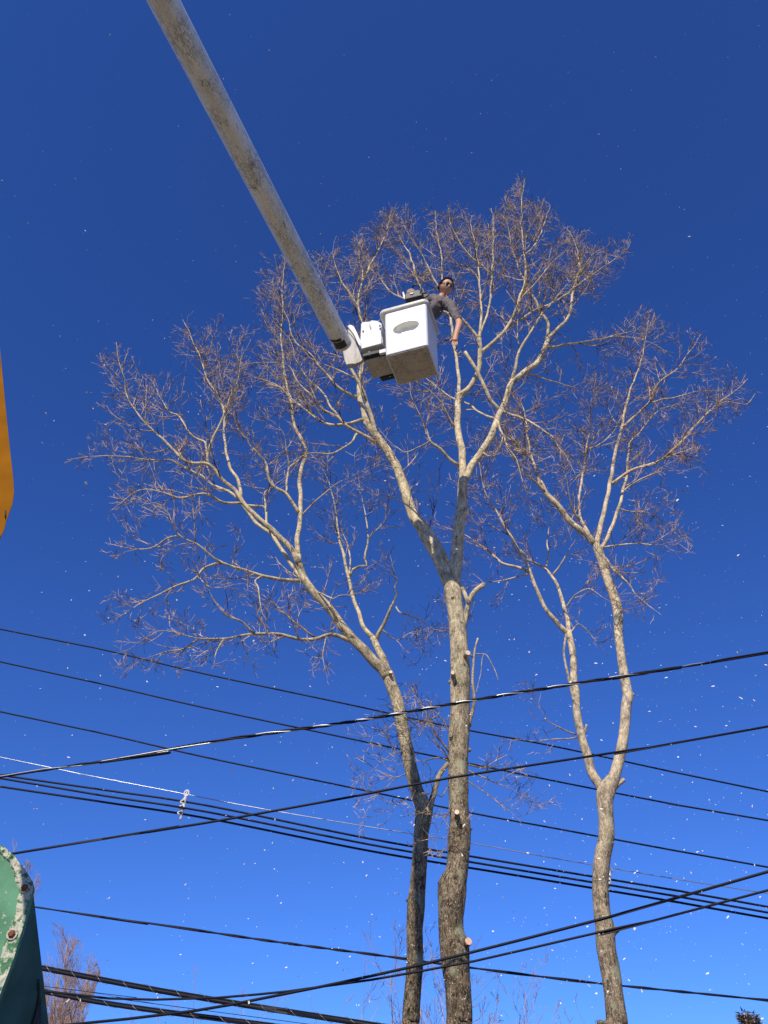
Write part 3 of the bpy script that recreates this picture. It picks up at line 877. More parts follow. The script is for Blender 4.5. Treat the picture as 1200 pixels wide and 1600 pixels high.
def bucket():
    g = 0.012                                # how far each side leans out towards the top
    def ring(z, inset, r=0.04, w=0.0):
        k = g * z / BH
        return rrect(-k + inset - w, BW + k - inset + w, -k + inset - w, BD + k - inset + w, max(0.006, r - inset * 0.6 + w), z)
    outer = [ring(0.0, 0.012, 0.035), ring(0.004, 0.004, 0.038), ring(0.014, 0.0), ring(0.3, 0.0), ring(0.6, 0.0), ring(BH, 0.0), ring(BH, 0.02), ring(0.5, 0.02), ring(0.03, 0.02)]
    mb = loft(outer, True, True)
    me = mb.mesh('shell')
    bm = bmesh.new(); bm.from_mesh(me); bmesh.ops.recalc_face_normals(bm, faces=bm.faces); bm.to_mesh(me); bm.free()
    o = link('bucket_shell', me, M['bucket'], lift, False)
    # oval step hole cut through the front wall
    cut = MB()
    cx, cz, ra, rb = BW * 0.505, 0.475, 0.188, 0.118
    n = 40
    def oval(y, k=1.0):
        return [loc(cx + ra * k * math.cos(2 * math.pi * i / n), y, cz + rb * k * math.sin(2 * math.pi * i / n)) for i in range(n)]
    cut.prism(oval(-0.1), e2 * 0.16)
    cm = cut.mesh('cutter')
    bm = bmesh.new(); bm.from_mesh(cm); bmesh.ops.recalc_face_normals(bm, faces=bm.faces); bm.to_mesh(cm); bm.free()
    co = bpy.data.objects.new('cutter', cm); C.objects.link(co)
    md = o.modifiers.new('hole', 'BOOLEAN'); md.object = co; md.operation = 'DIFFERENCE'; md.solver = 'EXACT'
    bpy.context.view_layer.update()
    dg = bpy.context.evaluated_depsgraph_get()
    nm = bpy.data.meshes.new_from_object(o.evaluated_get(dg))
    o.modifiers.clear(); o.data = nm
    bpy.data.objects.remove(co)
    bm = bmesh.new(); bm.from_mesh(nm)
    bm.to_mesh(nm); bm.free()
    for p in nm.polygons: p.use_smooth = False
    # dish of the step
    mb = MB()
    rings = [oval(-0.006, 1.0), oval(-0.004, 0.985), oval(0.03, 0.97), oval(0.07, 0.93), oval(0.085, 0.8), oval(0.09, 0.3)]
    vs = [p for r_ in rings for p in r_]; fs = []
    for i in range(len(rings) - 1):
        for k in range(n):
            k2 = (k + 1) % n
            fs.append((i * n + k, i * n + k2, (i + 1) * n + k2, (i + 1) * n + k))
    fs.append(tuple(range(5 * n, 6 * n)))
    mb.add(vs, fs, [((p - FL).dot(e1), 0, p.z) for p in vs])
    mb.build('step_recess', M['recess'], o)
    # grubby underside with moulded ribs
    mb = loft([rrect(0.02, BW - 0.02, 0.02, BD - 0.02, 0.03, -0.012), rrect(0.014, BW - 0.014, 0.014, BD - 0.014, 0.035, 0.002)], True, True)
    und = mb.build('underside', M['underside'], o, smooth=False)
    for i in range(3):
        mb = loft([rrect(0.08, BW - 0.08, 0.10 + 0.15 * i, 0.16 + 0.15 * i, 0.02, -0.024), rrect(0.07, BW - 0.07, 0.09 + 0.15 * i, 0.17 + 0.15 * i, 0.02, -0.010)], True, True)
        mb.build('moulded_rib', M['underside'], und, smooth=False)
    # rolled rim
    def rr(out, z, r=0.055, lf=0.0):
        return rrect(-g - out - lf, BW + g + out, -g - out, BD + g + out, r + out, z)
    k = 0.045
    rings = [rr(-0.004, BH - 0.05), rr(0.018, BH - 0.052, lf=k * .6), rr(0.026, BH - 0.045, lf=k), rr(0.034, BH - 0.028, lf=k), rr(0.036, BH - 0.006, lf=k), rr(0.032, BH + 0.012, lf=k), rr(0.02, BH + 0.024, lf=k * .6), rr(0.0, BH + 0.03), rr(-0.022, BH + 0.022), rr(-0.026, BH - 0.01), rr(-0.022, BH - 0.05)]
    mb = loft(rings, False, False)
    mb.build('rim', M['rim'], lift)
    # lower mounting tab
    mb = MB()
    mb.box(loc(-0.045, 0.03, 0.12), e1 * 0.045, e2 * 0.02, e3 * 0.035)
    mb.build('mounting_tab', M['mount'], lift, bevel=0.006)
bucket()

def mount():
    # upper white gear housing between boom and bucket
    def front(px, py, y=-0.02):
        """point where the sight line to (px, py) meets the bucket's front plane moved back by y"""
        r = ray(px, py); o = Vector((0, 0, CH)); p0 = loc(0, y, 0)
        t = (p0 - o).dot(e2) / r.dot(e2)
        return o + r * t
    mb = MB()
    mb.prism([front(x, y, 0.03) for x, y in ((564, 506), (566, 503), (578, 502), (580, 500), (590, 501), (596, 505), (597.5, 537), (562, 545))], e2 * 0.30)
    mb.build('gear_housing', M['mount'], lift, bevel=0.02)
    mb = MB()
    mb.prism([front(x, y, 0.0) for x, y in ((560.5, 532), (597, 525), (597.5, 536), (562, 545.5), (560, 541))], e2 * 0.36)
    mb.build('housing_skirt', M['mount'], lift, bevel=0.012)
    # lower body, its brown shade painted into the colour along with dirt
    mb = MB()
    a = loc(-0.335, 0.02, 0.125); 
    mb.prism([loc(-0.33, 0.03, 0.19), loc(-0.01, 0.03, 0.19), loc(-0.01, 0.03, 0.135), loc(-0.33, 0.03, 0.135)], e2 * 0.36)
    mb.build('gap_shade_strip', M['black'], lift, smooth=False)  # black slab standing in for the shade inside the gap
    mb = MB()
    mb.prism([loc(-0.325, 0.10, 0.16), loc(-0.005, 0.10, 0.16), loc(-0.005, 0.10, 0.10), loc(-0.32, 0.10, 0.10)], e2 * 0.32)
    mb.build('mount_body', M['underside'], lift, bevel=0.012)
    mb = MB()
    mb.prism([loc(-0.24, 0.42, 0.15), loc(0.0, 0.42, 0.15), loc(0.0, 0.42, 0.075), loc(-0.20, 0.42, 0.075)], e2 * 0.07)
    mb.build('rubber_pad', M['black'], lift, bevel=0.008)
    # bolts, hose clip, slots on the white housing
    for x, y, r in ((567.5, 517.5, 0.014), (593.5, 508.5, 0.012), (594, 513.5, 0.012)):
        p = front(x, y, 0.025)
        mb = MB(); mb.tube([p, p - e2 * 0.02], [r, r * 0.9], 8)
        mb.build('bolt', M['steel'], lift, smooth=False)
    p = front(578.5, 511, 0.03)
    mb = MB(); mb.tube([p + e3 * 0.08 - e1 * 0.015, p + e3 * 0.02, p - e3 * 0.06 + e1 * 0.012], [0.006, 0.011, 0.008], 8)
    mb.build('release_lever', M['bracket'], lift)
    p, q = front(595.5, 511, 0.0), front(595.8, 536, 0.0)
    mb = MB(); mb.tube([p, q], [0.005, 0.005], 8)
    mb.build('hinge_pin', M['steel'], lift)
    # elbow bracket: thick side cheek with folded flange
    Yk = 0.0
    f = lambda pts, y: [front(a, b, y) for a, b in pts]
    mb = MB()
    mb.prism(f(((541, 513), (544, 512), (549, 517), (556, 533), (562, 550), (566, 562), (563, 565), (548, 571), (542, 572), (538, 562), (535, 545), (538, 525)), -0.03), e2 * 0.05)
    mb.prism(f(((541, 513), (544, 512), (549, 517), (556, 533), (562, 550), (566, 562), (563, 565), (548, 571), (542, 572), (538, 562), (535, 545), (538, 525)), 0.20), e2 * 0.05)
    mb.build('elbow_bracket', M['bracket'], lift, bevel=0.008)
    mb = MB()
    mb.prism(f(((542.5, 509), (548, 507), (553, 510), (558, 520), (563, 533), (563.5, 541), (560, 538), (552, 521), (545, 512.5)), -0.05), e2 * 0.3)
    mb.build('bracket_flange', M['mount'], lift, bevel=0.008)
    # hydraulic hose looping over the bracket
    hp = [front(x, y, -0.075) for x, y in ((541.5, 506), (541.5, 514), (539, 522), (538, 530))]
    c = catmull([list(p) + [0.008] for p in hp], 0.02)
    mb = MB(); mb.tube([Vector(q[:3]) for q in c], [0.007] * len(c), 8)
    mb.build('hose', M['black'], lift)
    hp = [front(x, y, -0.085) for x, y in ((542, 512), (547, 516), (553, 524), (556, 531), (559, 537))]
    c = catmull([list(p) + [0.008] for p in hp], 0.02)
    mb = MB(); mb.tube([Vector(q[:3]) for q in c], [0.0055] * len(c), 8)
    mb.build('hose', M['black'], lift)
    # pivot pin joining cheeks, reaching into the boom and into the body
    mb = MB(); a, b = front(541, 541, -0.03), front(541, 541, 0.25)
    mb.tube([a, b], [0.07, 0.07], 24)
    mb.build('pivot_pin', M['steel'], lift)
    mb = MB(); a, b = front(556, 556, 0.1), loc(-0.2, 0.2, 0.2)
    mb.tube([a, b], [0.06, 0.06], 16)
    mb.build('rotator_shaft', M['bracket'], lift)
mount()

# ---------------------------------------------------------------- the man in the bucket
def skin(name, V, E, rad, mat, parent, sub=2, noise_amp=0.0):
    me = bpy.data.meshes.new(name)
    me.from_pydata([tuple(v) for v in V], E, [])
    o = bpy.data.objects.new(name, me); C.objects.link(o)
    sk = o.modifiers.new('s', 'SKIN'); sk.use_smooth_shade = True; sk.branch_smoothing = 0.6
    for i, r in enumerate(rad):
        d = me.skin_vertices[0].data[i]
        d.radius = r if isinstance(r, tuple) else (r, r)
        d.use_root = (i == 0)
    ss = o.modifiers.new('d', 'SUBSURF'); ss.levels = sub; ss.render_levels = sub
    bpy.context.view_layer.update()
    dg = bpy.context.evaluated_depsgraph_get()
    nm = bpy.data.meshes.new_from_object(o.evaluated_get(dg))
    bpy.data.objects.remove(o)
    if noise_amp:
        for v in nm.vertices:
            v.co += v.normal * noise_amp * (noise.noise(v.co * 16) + 0.6 * noise.noise(v.co * 34))
    nm.name = name
    return link(name, nm, mat, parent)

def man():
    hip = loc(0.36, 0.30, 0.86)
    P = empty('person', loc(0.34, 0.3, 0.03), 'man in grey shirt and sunglasses leaning out of the white bucket, one arm hanging', 'person')
    chest = at(684, 481, 7.20); spine = hip.lerp(chest, 0.5) + Vector((-0.01, 0, 0.03))
    uchest = at(687, 471, 7.20)
    neck = at(689.0, 464.5, 7.17); headb = at(692, 457.5, 7.13); headc = at(696.5, 449.3, 7.12)
    sL = at(666.5, 467, 7.28); elL = at(658, 482, 7.22); haL = at(650, 470, 7.08)
    sR = at(704, 477, 7.10); elR = at(718, 505, 7.0); wrR = at(712.5, 523, 6.93); paR = at(711, 534.5, 6.92)
    kn1 = loc(0.24, 0.16, 0.48); kn2 = loc(0.44, 0.18, 0.48); f1 = loc(0.22, 0.28, 0.07); f2 = loc(0.45, 0.3, 0.07)
    t1 = loc(0.22, 0.14, 0.05); t2 = loc(0.45, 0.16, 0.05)
    V = [hip, spine, chest, uchest, neck, headb, sL, elL, haL, sR, elR, wrR, paR, kn1, f1, kn2, f2, t1, t2]
    E = [(0, 1), (1, 2), (2, 3), (3, 4), (4, 5), (3, 6), (6, 7), (7, 8), (3, 9), (9, 10), (10, 11), (11, 12), (0, 13), (13, 14), (0, 15), (15, 16), (14, 17), (16, 18)]
    r = [(.12, .10), (.09, .08), (.09, .08), (.06, .055), .050, .050, .05, .035, .03, .05, .050, .034, (.044, .036), .065, .04, .065, .04, .03, .03]
    body = skin('body', V, E, r, M['skin'], P)
    # five unequal, slightly curled fingers on the hanging hand
    d = (paR - wrR).normalized()
    s_ = d.cross(Vector((0, 1, 0))).normalized()     # across the palm
    if s_.x < 0: s_ = -s_
    c_ = d.cross(s_).normalized()
    if c_.y > 0: c_ = -c_
    pe = paR + d * 0.012
    for i, (off, ln, tilt) in enumerate(((-0.030, 0.066, -0.10), (-0.010, 0.080, -0.03), (0.010, 0.075, 0.03), (0.028, 0.058, 0.12))):
        a = pe + s_ * off
        d1 = (d + s_ * tilt).normalized()
        p1 = a + d1 * ln * 0.45; p2 = p1 + (d1 + c_ * 0.2).normalized() * ln * 0.32; p3 = p2 + (d1 + c_ * 0.45).normalized() * ln * 0.26
        skin('finger', [a - d1 * 0.03, a, p1, p2, p3], [(0, 1), (1, 2), (2, 3), (3, 4)], [.010, .011, .0095, .009, .0075], M['skin'], body, 1)
    a = wrR.lerp(paR, 0.55) - s_ * 0.028
    d1 = (d * 0.75 - s_ * 0.65).normalized()
    skin('thumb', [a + s_ * 0.012, a + d1 * 0.02, a + d1 * 0.045, a + d1 * 0.07 + d * 0.012], [(0, 1), (1, 2), (2, 3)], [.013, .012, .0105, .009], M['skin'], body, 1)
    # hand on the saw
    b0 = haL
    for i in range(4):
        a = b0 + Vector((-0.02, 0, 0.03 - 0.02 * i))
        skin('finger', [a + Vector((0.02, 0, 0)), a + Vector((-0.02, -0.03, 0)), a + Vector((-0.045, -0.015, -0.004))], [(0, 1), (1, 2)], [.011, .010, .008], M['skin'], body, 1)
    # clothes
    V = [spine.lerp(hip, 0.6), spine, chest, uchest, uchest.lerp(neck, 0.52), sL, sL.lerp(elL, 0.5), elL, elL.lerp(haL, 0.3), sR, sR.lerp(elR, 0.45), sR.lerp(elR, 0.8), sR.lerp(elR, 0.93)]
    E = [(0, 1), (1, 2), (2, 3), (3, 4), (3, 5), (5, 6), (6, 7), (7, 8), (3, 9), (9, 10), (10, 11), (11, 12)]
    r = [(.165, .14), (.16, .13), (.178, .14), (.135, .115), (.066, .064), .088, .070, .062, .05, .090, .070, .062, .066]
    sh = skin('shirt', V, E, r, M['shirt'], P, 3, 0.016)
    V = [spine.lerp(hip, 0.7), hip, kn1, kn1.lerp(f1, 0.85), kn2, kn2.lerp(f2, 0.85)]
    skin('trousers', V, [(0, 1), (1, 2), (2, 3), (1, 4), (4, 5)], [(.15, .12), (.155, .125), .082, .06, .082, .06], M['jeans'], P, 2, 0.01)
    for f, t in ((f1, t1), (f2, t2)):
        skin('boot', [f + Vector((0, 0, 0.05)), f, t], [(0, 1), (1, 2)], [.052, .05, .045], M['black'], P, 1)
    # collar
    ax = (neck - uchest).normalized()
    cc = uchest.lerp(neck, 0.62)
    mb = MB(); u = ax.orthogonal().normalized(); w = ax.cross(u)
    ringp = [cc + (u * math.cos(t) + w * math.sin(t)) * 0.066 for t in [2 * math.pi * k / 24 for k in range(25)]]
    mb.tube(ringp, [0.009] * 25, 6)
    mb.build('collar', M['shirt'], sh)
    # head: looks down at the camera, tipped to the picture's right
    tocam = (Vector((0, 0, CH)) - headc).normalized()
    fwd = (tocam + Vector((0.38, -0.05, 0.34))).normalized()
    up = Vector((0.34, 0.0, 0.0)) + Vector((0, -sn, cs)) * 1.0
    up = (up - fwd * up.dot(fwd)).normalized()
    rgt = up.cross(fwd).normalized()
    HS = 1.16
    def hp(x, y, z): return headc + (rgt * x + fwd * y + up * z) * HS
    nu, nv = 36, 28
    vs = []; fs = []
    def sm(a, b, x):
        t = max(0, min(1, (x - a) / (b - a))); return t * t * (3 - 2 * t)
    def head_shape(lon, lat):
        x = math.cos(lat) * math.sin(lon); y = math.cos(lat) * math.cos(lon); z = math.sin(lat)
        X, Y, Z = x * 0.084, y * 0.098, z * 0.118
        if Z < 0:
            X *= 1 - 0.34 * sm(0.01, 0.11, -Z)          # jaw
            if Y < 0: Y *= 1 - 0.42 * sm(0.0, 0.10, -Z)
            else: Y *= 1 + 0.02 * sm(0.04, 0.1, -Z)
        def bump(cx, cz, sx, sz, h):
            return h * math.exp(-((X - cx) / sx) ** 2 - ((Z - cz) / sz) ** 2) if Y > 0.02 else 0
        Y += bump(0, -0.022, 0.013, 0.019, 0.026) + bump(0, -0.005, 0.009, 0.022, 0.014)      # nose
        Y += bump(0, 0.026, 0.05, 0.010, 0.007)                                                # brow
        Y -= bump(0.030, 0.008, 0.016, 0.011, 0.010) + bump(-0.030, 0.008, 0.016, 0.011, 0.010)  # eye sockets
        Y += bump(0, -0.053, 0.022, 0.006, 0.008) - bump(0, -0.060, 0.025, 0.0035, 0.005) + bump(0, -0.066, 0.018, 0.006, 0.006)
        Y += bump(0, -0.095, 0.022, 0.016, 0.012)                                              # chin
        return X, Y, Z
    for j in range(nv + 1):
        lat = -math.pi / 2 + math.pi * j / nv
        for i in range(nu):
            X, Y, Z = head_shape(2 * math.pi * i / nu, lat)
            vs.append(hp(X, Y, Z))
    for j in range(nv):
        for i in range(nu):
            i2 = (i + 1) % nu
            fs.append((j * nu + i, j * nu + i2, (j + 1) * nu + i2, (j + 1) * nu + i))
    mb = MB(); mb.add(vs, fs)
    head = mb.build('head', M['skin'], P)
    for s in (-1, 1):
        mb = MB()
        pts = [hp(s * (0.073 + 0.008 * math.sin(t)), 0.004 - 0.014 * math.cos(t * 2), 0.022 - 0.058 * t / math.pi) for t in [math.pi * k / 6 for k in range(7)]]
        mb.tube(pts, [.005, .010, .012, .011, .010, .009, .005], 8)
        mb.build('ear', M['skin'], head)
    # short hair: cap of small ragged tufts over the skull
    vs = []; fs = []; nu2, nv2 = 40, 14
    rng = random.Random(5)
    for j in range(nv2 + 1):
        for i in range(nu2):
            lon = 2 * math.pi * i / nu2
            c = math.cos(lon)
            lat0 = R(40) * sm(0.1, 0.9, c) + R(4) - R(34) * sm(0.2, -0.5, c)
            if abs(abs(lon if lon < math.pi else lon - 2 * math.pi) - 1.35) < 0.18: lat0 -= R(14)
            lat = lat0 + (math.pi / 2 - lat0) * j / nv2
            X, Y, Z = head_shape(lon, lat)
            k = 1.0 + (0.13 + rng.uniform(-0.04, 0.06)) * (min(1, j / 1.5))
            vs.append(hp(X * k, Y * k - 0.002, Z * k))
    for j in range(nv2):
        for i in range(nu2):
            i2 = (i + 1) % nu2
            fs.append((j * nu2 + i, j * nu2 + i2, (j + 1) * nu2 + i2, (j + 1) * nu2 + i))
    mb = MB(); mb.add(vs, fs)
    mb.build('hair', M['hair'], head)
    # sunglasses
    mb = MB()
    for s in (-1, 1):
        pl = []
        for t in range(14):
            a = 2 * math.pi * t / 14
            x = s * 0.035 + 0.036 * math.cos(a); z = 0.008 + 0.027 * math.sin(a) + (0.004 if math.sin(a) > 0 else 0)
            pl.append(hp(x, 0.106 - (abs(x) * 4) ** 2 * 0.75, z))
        mb.prism(pl, -fwd * 0.005)
    gl = mb.build('sunglasses', M['glasses'], head, smooth=False)
    for s in (-1, 1):
        mb = MB(); mb.tube([hp(s * 0.058, 0.05 + 0.03, 0.014), hp(s * 0.079, 0.055, 0.016), hp(s * 0.081, 0.0, 0.013)], [0.004, 0.004, 0.003], 6)
        mb.build('temple_arm', M['glasses'], gl)
    mb = MB(); mb.tube([hp(-0.012, 0.098, 0.012), hp(0, 0.104, 0.015), hp(0.012, 0.098, 0.012)], [0.003] * 3, 6)
    mb.build('bridge', M['glasses'], gl)
    # small reddish print on the chest
    bpy.context.view_layer.update()
    o_ = Vector((0, 0, CH)); r_ = ray(680.5, 467.5).normalized()
    inv = sh.matrix_world.inverted()
    hit, hl, hn, _ = sh.ray_cast(inv @ o_, (inv.to_3x3() @ r_).normalized())
    if hit:
        hl = sh.matrix_world @ hl
        u = hn.orthogonal().normalized(); w = hn.cross(u)
        mb = MB(); mb.prism([hl + hn * 0.002 + (u * math.cos(t) * 0.024 + w * math.sin(t) * 0.016) for t in [2 * math.pi * k / 12 for k in range(12)]], hn * 0.003)
        mb.build('emblem', M['emblem'], sh, smooth=False)
    # chainsaw at the rim
    G = empty('chainsaw', haL, 'small dark chainsaw with brown top held at the bucket rim beside the man', 'chainsaw')
    q = at(648, 464, 7.05)
    mb = MB()
    vs = [q + e1 * x + e2 * y + e3 * z for x, y, z in ((-.13, -.07, -.09), (.12, -.07, -.10), (.13, -.07, .0), (.08, -.07, .055), (-.05, -.07, .075), (-.13, -.07, .03))]
    mb.prism(vs, e2 * 0.14)
    mb.build('engine_body', M['saw_black'], G, bevel=0.015)
    mb = MB()
    vs = [q + e1 * x + e2 * y + e3 * z for x, y, z in ((-.10, -.075, .03), (-.02, -.075, .02), (.03, -.075, .06), (-.01, -.075, .125), (-.07, -.075, .13), (-.11, -.075, .09))]
    mb.prism(vs, e2 * 0.11)
    mb.build('top_cover', M['saw_brown'], G, bevel=0.015)
    mb = MB()
    vs = [q + e1 * x + e2 * y + e3 * z for x, y, z in ((-.05, -.085, -.02), (-.01, -.085, -.035), (.01, -.085, -.01), (-.04, -.085, .01))]
    mb.prism(vs, e2 * 0.012)
    mb.build('side_plate', M['plastic'], G, bevel=0.004)
    mb = MB()
    pts = [q + e1 * x + e2 * y + e3 * z for x, y, z in ((.10, -.06, -.06), (.115, -.09, .05), (.06, -.09, .13), (-.0, -.08, .15), (-.02, .02, .14), (.02, .06, .05))]
    c = catmull([list(p) + [0.012] for p in pts], 0.02)
    mb.tube([Vector(x[:3]) for x in c], [0.012] * len(c), 8)
    mb.build('front_handle', M['saw_black'], G)
    mb = MB()
    pts = [q + e1 * x + e2 * y + e3 * z for x, y, z in ((.10, .0, .03), (.17, .0, .03), (.20, .0, -.03), (.12, .0, -.08))]
    c = catmull([list(p) + [0.014] for p in pts], 0.02)
    mb.tube([Vector(x[:3]) for x in c], [0.013] * len(c), 8)
    mb.build('rear_handle', M['saw_black'], G)
    mb = MB()
    bp = [q + e1 * x + e2 * (-0.035) + e3 * z for x, z in ((-.13, -.045), (-.125, .0), (-.150, .13), (-.158, .15), (-.168, .145), (-.170, .12), (-.155, -.0))]
    mb.prism(bp, e2 * 0.008)
    mb.build('guide_bar', M['steel'], G, smooth=False)
M['emblem'] = plain('faded_red_print', (0.42, 0.16, 0.13), 0.9)
M['saw_black'] = plain('saw_black_plastic', (0.02, 0.02, 0.022), 0.4)
M['saw_brown'] = plain('saw_brown_cover', (0.16, 0.075, 0.03), 0.5)
man()

# ---------------------------------------------------------------- overhead cables
def line_pts(P, Ya, Yb, ext=18.0, step=0.12):
    x0, x1 = P[0][0], P[-1][0]
    pts = [list(at(x, y, Ya + (Yb - Ya) * (x - x0) / (x1 - x0))) for x, y in P]
    def extend(a, b):
        a, b = Vector(a), Vector(b)
        d = (a - b).normalized()
        return [a + d * ext]
    pts = [list(extend(pts[0], pts[1])[0])] + pts + [list(extend(pts[-1], pts[-2])[0])]
    c = catmull([p + [0.0] for p in pts], step)
    return [Vector(q[:3]) for q in c]

def cable(label, P, Ya, Yb, r, mat, name='cable', group=None):
    c = line_pts(P, Ya, Yb, step=0.35)
    mb = MB(); mb.tube(c, [r] * len(c), 8)
    o = mb.build(name, mat)
    return tag(o, label, 'cable', group)

def twisted(label, P, Ya, Yb, strands, pitch, name='twisted_cable', steps=14, sag=0.0, mats=None, step=None):
    """strands: list of (offset radius, strand radius, material)"""
    c = line_pts(P, Ya, Yb, step=step or pitch / steps)
    o = empty(name, c[len(c) // 2], label, 'cable')
    L = [0.0]
    for a, b in zip(c, c[1:]): L.append(L[-1] + (b - a).length)
    k = len(strands)
    for j, (off, r, m) in enumerate(strands):
        pts = []
        for i, p in enumerate(c):
            t = (c[min(i + 1, len(c) - 1)] - c[max(i - 1, 0)]).normalized()
            u = t.cross(Vector((0, 0, 1))).normalized(); w = t.cross(u)
            a = 2 * math.pi * (L[i] / pitch * (1 + 0.12 * noise.noise(Vector((L[i] * 0.25, 3, j * 0)))) + j / k)
            pts.append(p + u * math.cos(a) * off + w * math.sin(a) * off)
        mb = MB(); mb.tube(pts, [r] * len(pts), 6)
        mb.build('strand', m, o)
    return o

cb = M['cable']; al = M['alu']
GA = 'thin dark lines crossing behind the trees'
cable('thin dark line behind the trees, uppermost at the left edge', [(0, 983), (160, 1015), (320, 1053), (560, 1104), (700, 1135), (860, 1165), (1060, 1208), (1200, 1237)], 15.5, 15.0, 0.0165, cb)
cable('thin dark line crossing behind the trees, second from the top at the left edge', [(0, 1034), (160, 1069), (320, 1106), (560, 1157), (700, 1186), (860, 1219), (1060, 1258), (1200, 1282)], 15.5, 15.0, 0.0165, cb)
cable('thin dark line crossing behind the trees, third from the top at the left edge', [(0, 1112), (160, 1146), (320, 1183), (560, 1233), (735, 1270), (860, 1293), (1060, 1330), (1200, 1355)], 15.5, 15.0, 0.0165, cb)
E1 = [(0, 1211), (160, 1234), (320, 1258), (580, 1311), (820, 1352), (1060, 1392), (1200, 1417)]
E2 = [(0, 1216), (160, 1243), (320, 1268), (580, 1320), (820, 1361), (1060, 1401), (1200, 1426)]
E3 = [(0, 1229), (160, 1253), (320, 1278), (580, 1330), (820, 1370), (1060, 1410), (1200, 1435)]
cable('upper cable of the close bundle of three held by the white spacer', E1, 16.0, 16.0, 0.02, cb)
cable('middle cable of the close bundle of three held by the white spacer', E2, 15.9, 15.9, 0.02, cb)
cable('lowest cable of the close bundle of three held by the white spacer', E3, 16.0, 16.0, 0.021, cb)
cable('thin shiny whitish wire running above the bundle of three cables', [(0, 1183), (130, 1210), (270, 1237), (400, 1262), (570, 1291), (740, 1318), (860, 1340), (1060, 1374), (1200, 1396)], 16.05, 16.05, 0.009, al, name='messenger_wire')
twisted('black cable twisted round a shiny bare wire, highest at the right edge', [(0, 1213), (160, 1190), (320, 1161), (440, 1143), (560, 1126), (740, 1094), (900, 1068), (1060, 1043), (1200, 1020)], 7.6, 7.2, [(0.0095, 0.0085, cb), (0.0095, 0.0085, cb), (0.0095, 0.006, al)], 0.62)
cable('plain black cable rising from the green hood, in front of the trees', [(25, 1333), (160, 1311), (320, 1286), (560, 1243), (700, 1216), (900, 1185), (1060, 1160), (1200, 1135)], 7.6, 7.3, 0.0115, cb)
twisted('thin twisted black cable sloping from the green hood down behind the tree trunks', [(60, 1418), (160, 1433), (250, 1445), (420, 1470), (580, 1491), (735, 1512), (940, 1537), (1200, 1563)], 12.5, 12.0, [(0.008, 0.0105, cb), (0.008, 0.0105, cb)], 1.25)
def lashed(label, P, Ya, Yb, r):
    c = line_pts(P, Ya, Yb, step=0.3)
    o = empty('lashed_cable', c[len(c) // 2], label, 'cable')
    mb = MB(); mb.tube(c, [r] * len(c), 10); mb.build('core', cb, o)
    c2 = [p + Vector((0, 0, r * 1.25)) for p in c]
    mb = MB(); mb.tube(c2, [r * 0.38] * len(c), 6); mb.build('support_strand', cb, o)
    c = line_pts(P, Ya, Yb, step=0.03, ext=6)
    pts = []; s = 0
    for i, p in enumerate(c):
        if i: s += (p - c[i - 1]).length
        t = (c[min(i + 1, len(c) - 1)] - c[max(i - 1, 0)]).normalized()
        u = t.cross(Vector((0, 0, 1))).normalized(); w = t.cross(u)
        a = s / 0.36 * 2 * math.pi
        pts.append(p + Vector((0, 0, r * 0.35)) + u * math.cos(a) * r * 1.12 + w * math.sin(a) * r * 1.65)
    mb = MB(); mb.tube(pts, [0.0018] * len(pts), 4); mb.build('lashing_wire', M['steel'], o)
    return o
lashed('thick lashed cable, upper of two at the bottom left beside the green machine', [(40, 1509), (68, 1514), (150, 1530), (250, 1549), (350, 1566), (450, 1582), (590, 1604)], 11.5, 10.5, 0.024)
lashed('thick lashed cable, lower of two at the bottom left beside the green machine', [(40, 1546), (72, 1551), (150, 1566), (250, 1581), (350, 1594), (450, 1607)], 11.0, 10.3, 0.021)
cable('thicker, upper one of the two low black cables rising across the trunks', [(120, 1600), (200, 1592), (300, 1580), (360, 1570), (440, 1554), (500, 1542), (580, 1525), (660, 1507), (820, 1467), (940, 1436), (1060, 1402), (1200, 1362)], 8.6, 7.2, 0.012, cb)
cable('thinner, lower one of the two low black cables rising across the trunks', [(90, 1551), (170, 1560), (240, 1562), (340, 1559), (400, 1554), (450, 1549), (500, 1542), (580, 1531), (660, 1517), (740, 1502), (900, 1465), (1060, 1428), (1200, 1391)], 8.8, 7.4, 0.010, cb)
cable('hair thin line just above the lower thick lashed cable', [(60, 1540), (140, 1550), (240, 1568), (330, 1580)], 12.5, 12.0, 0.004, cb)

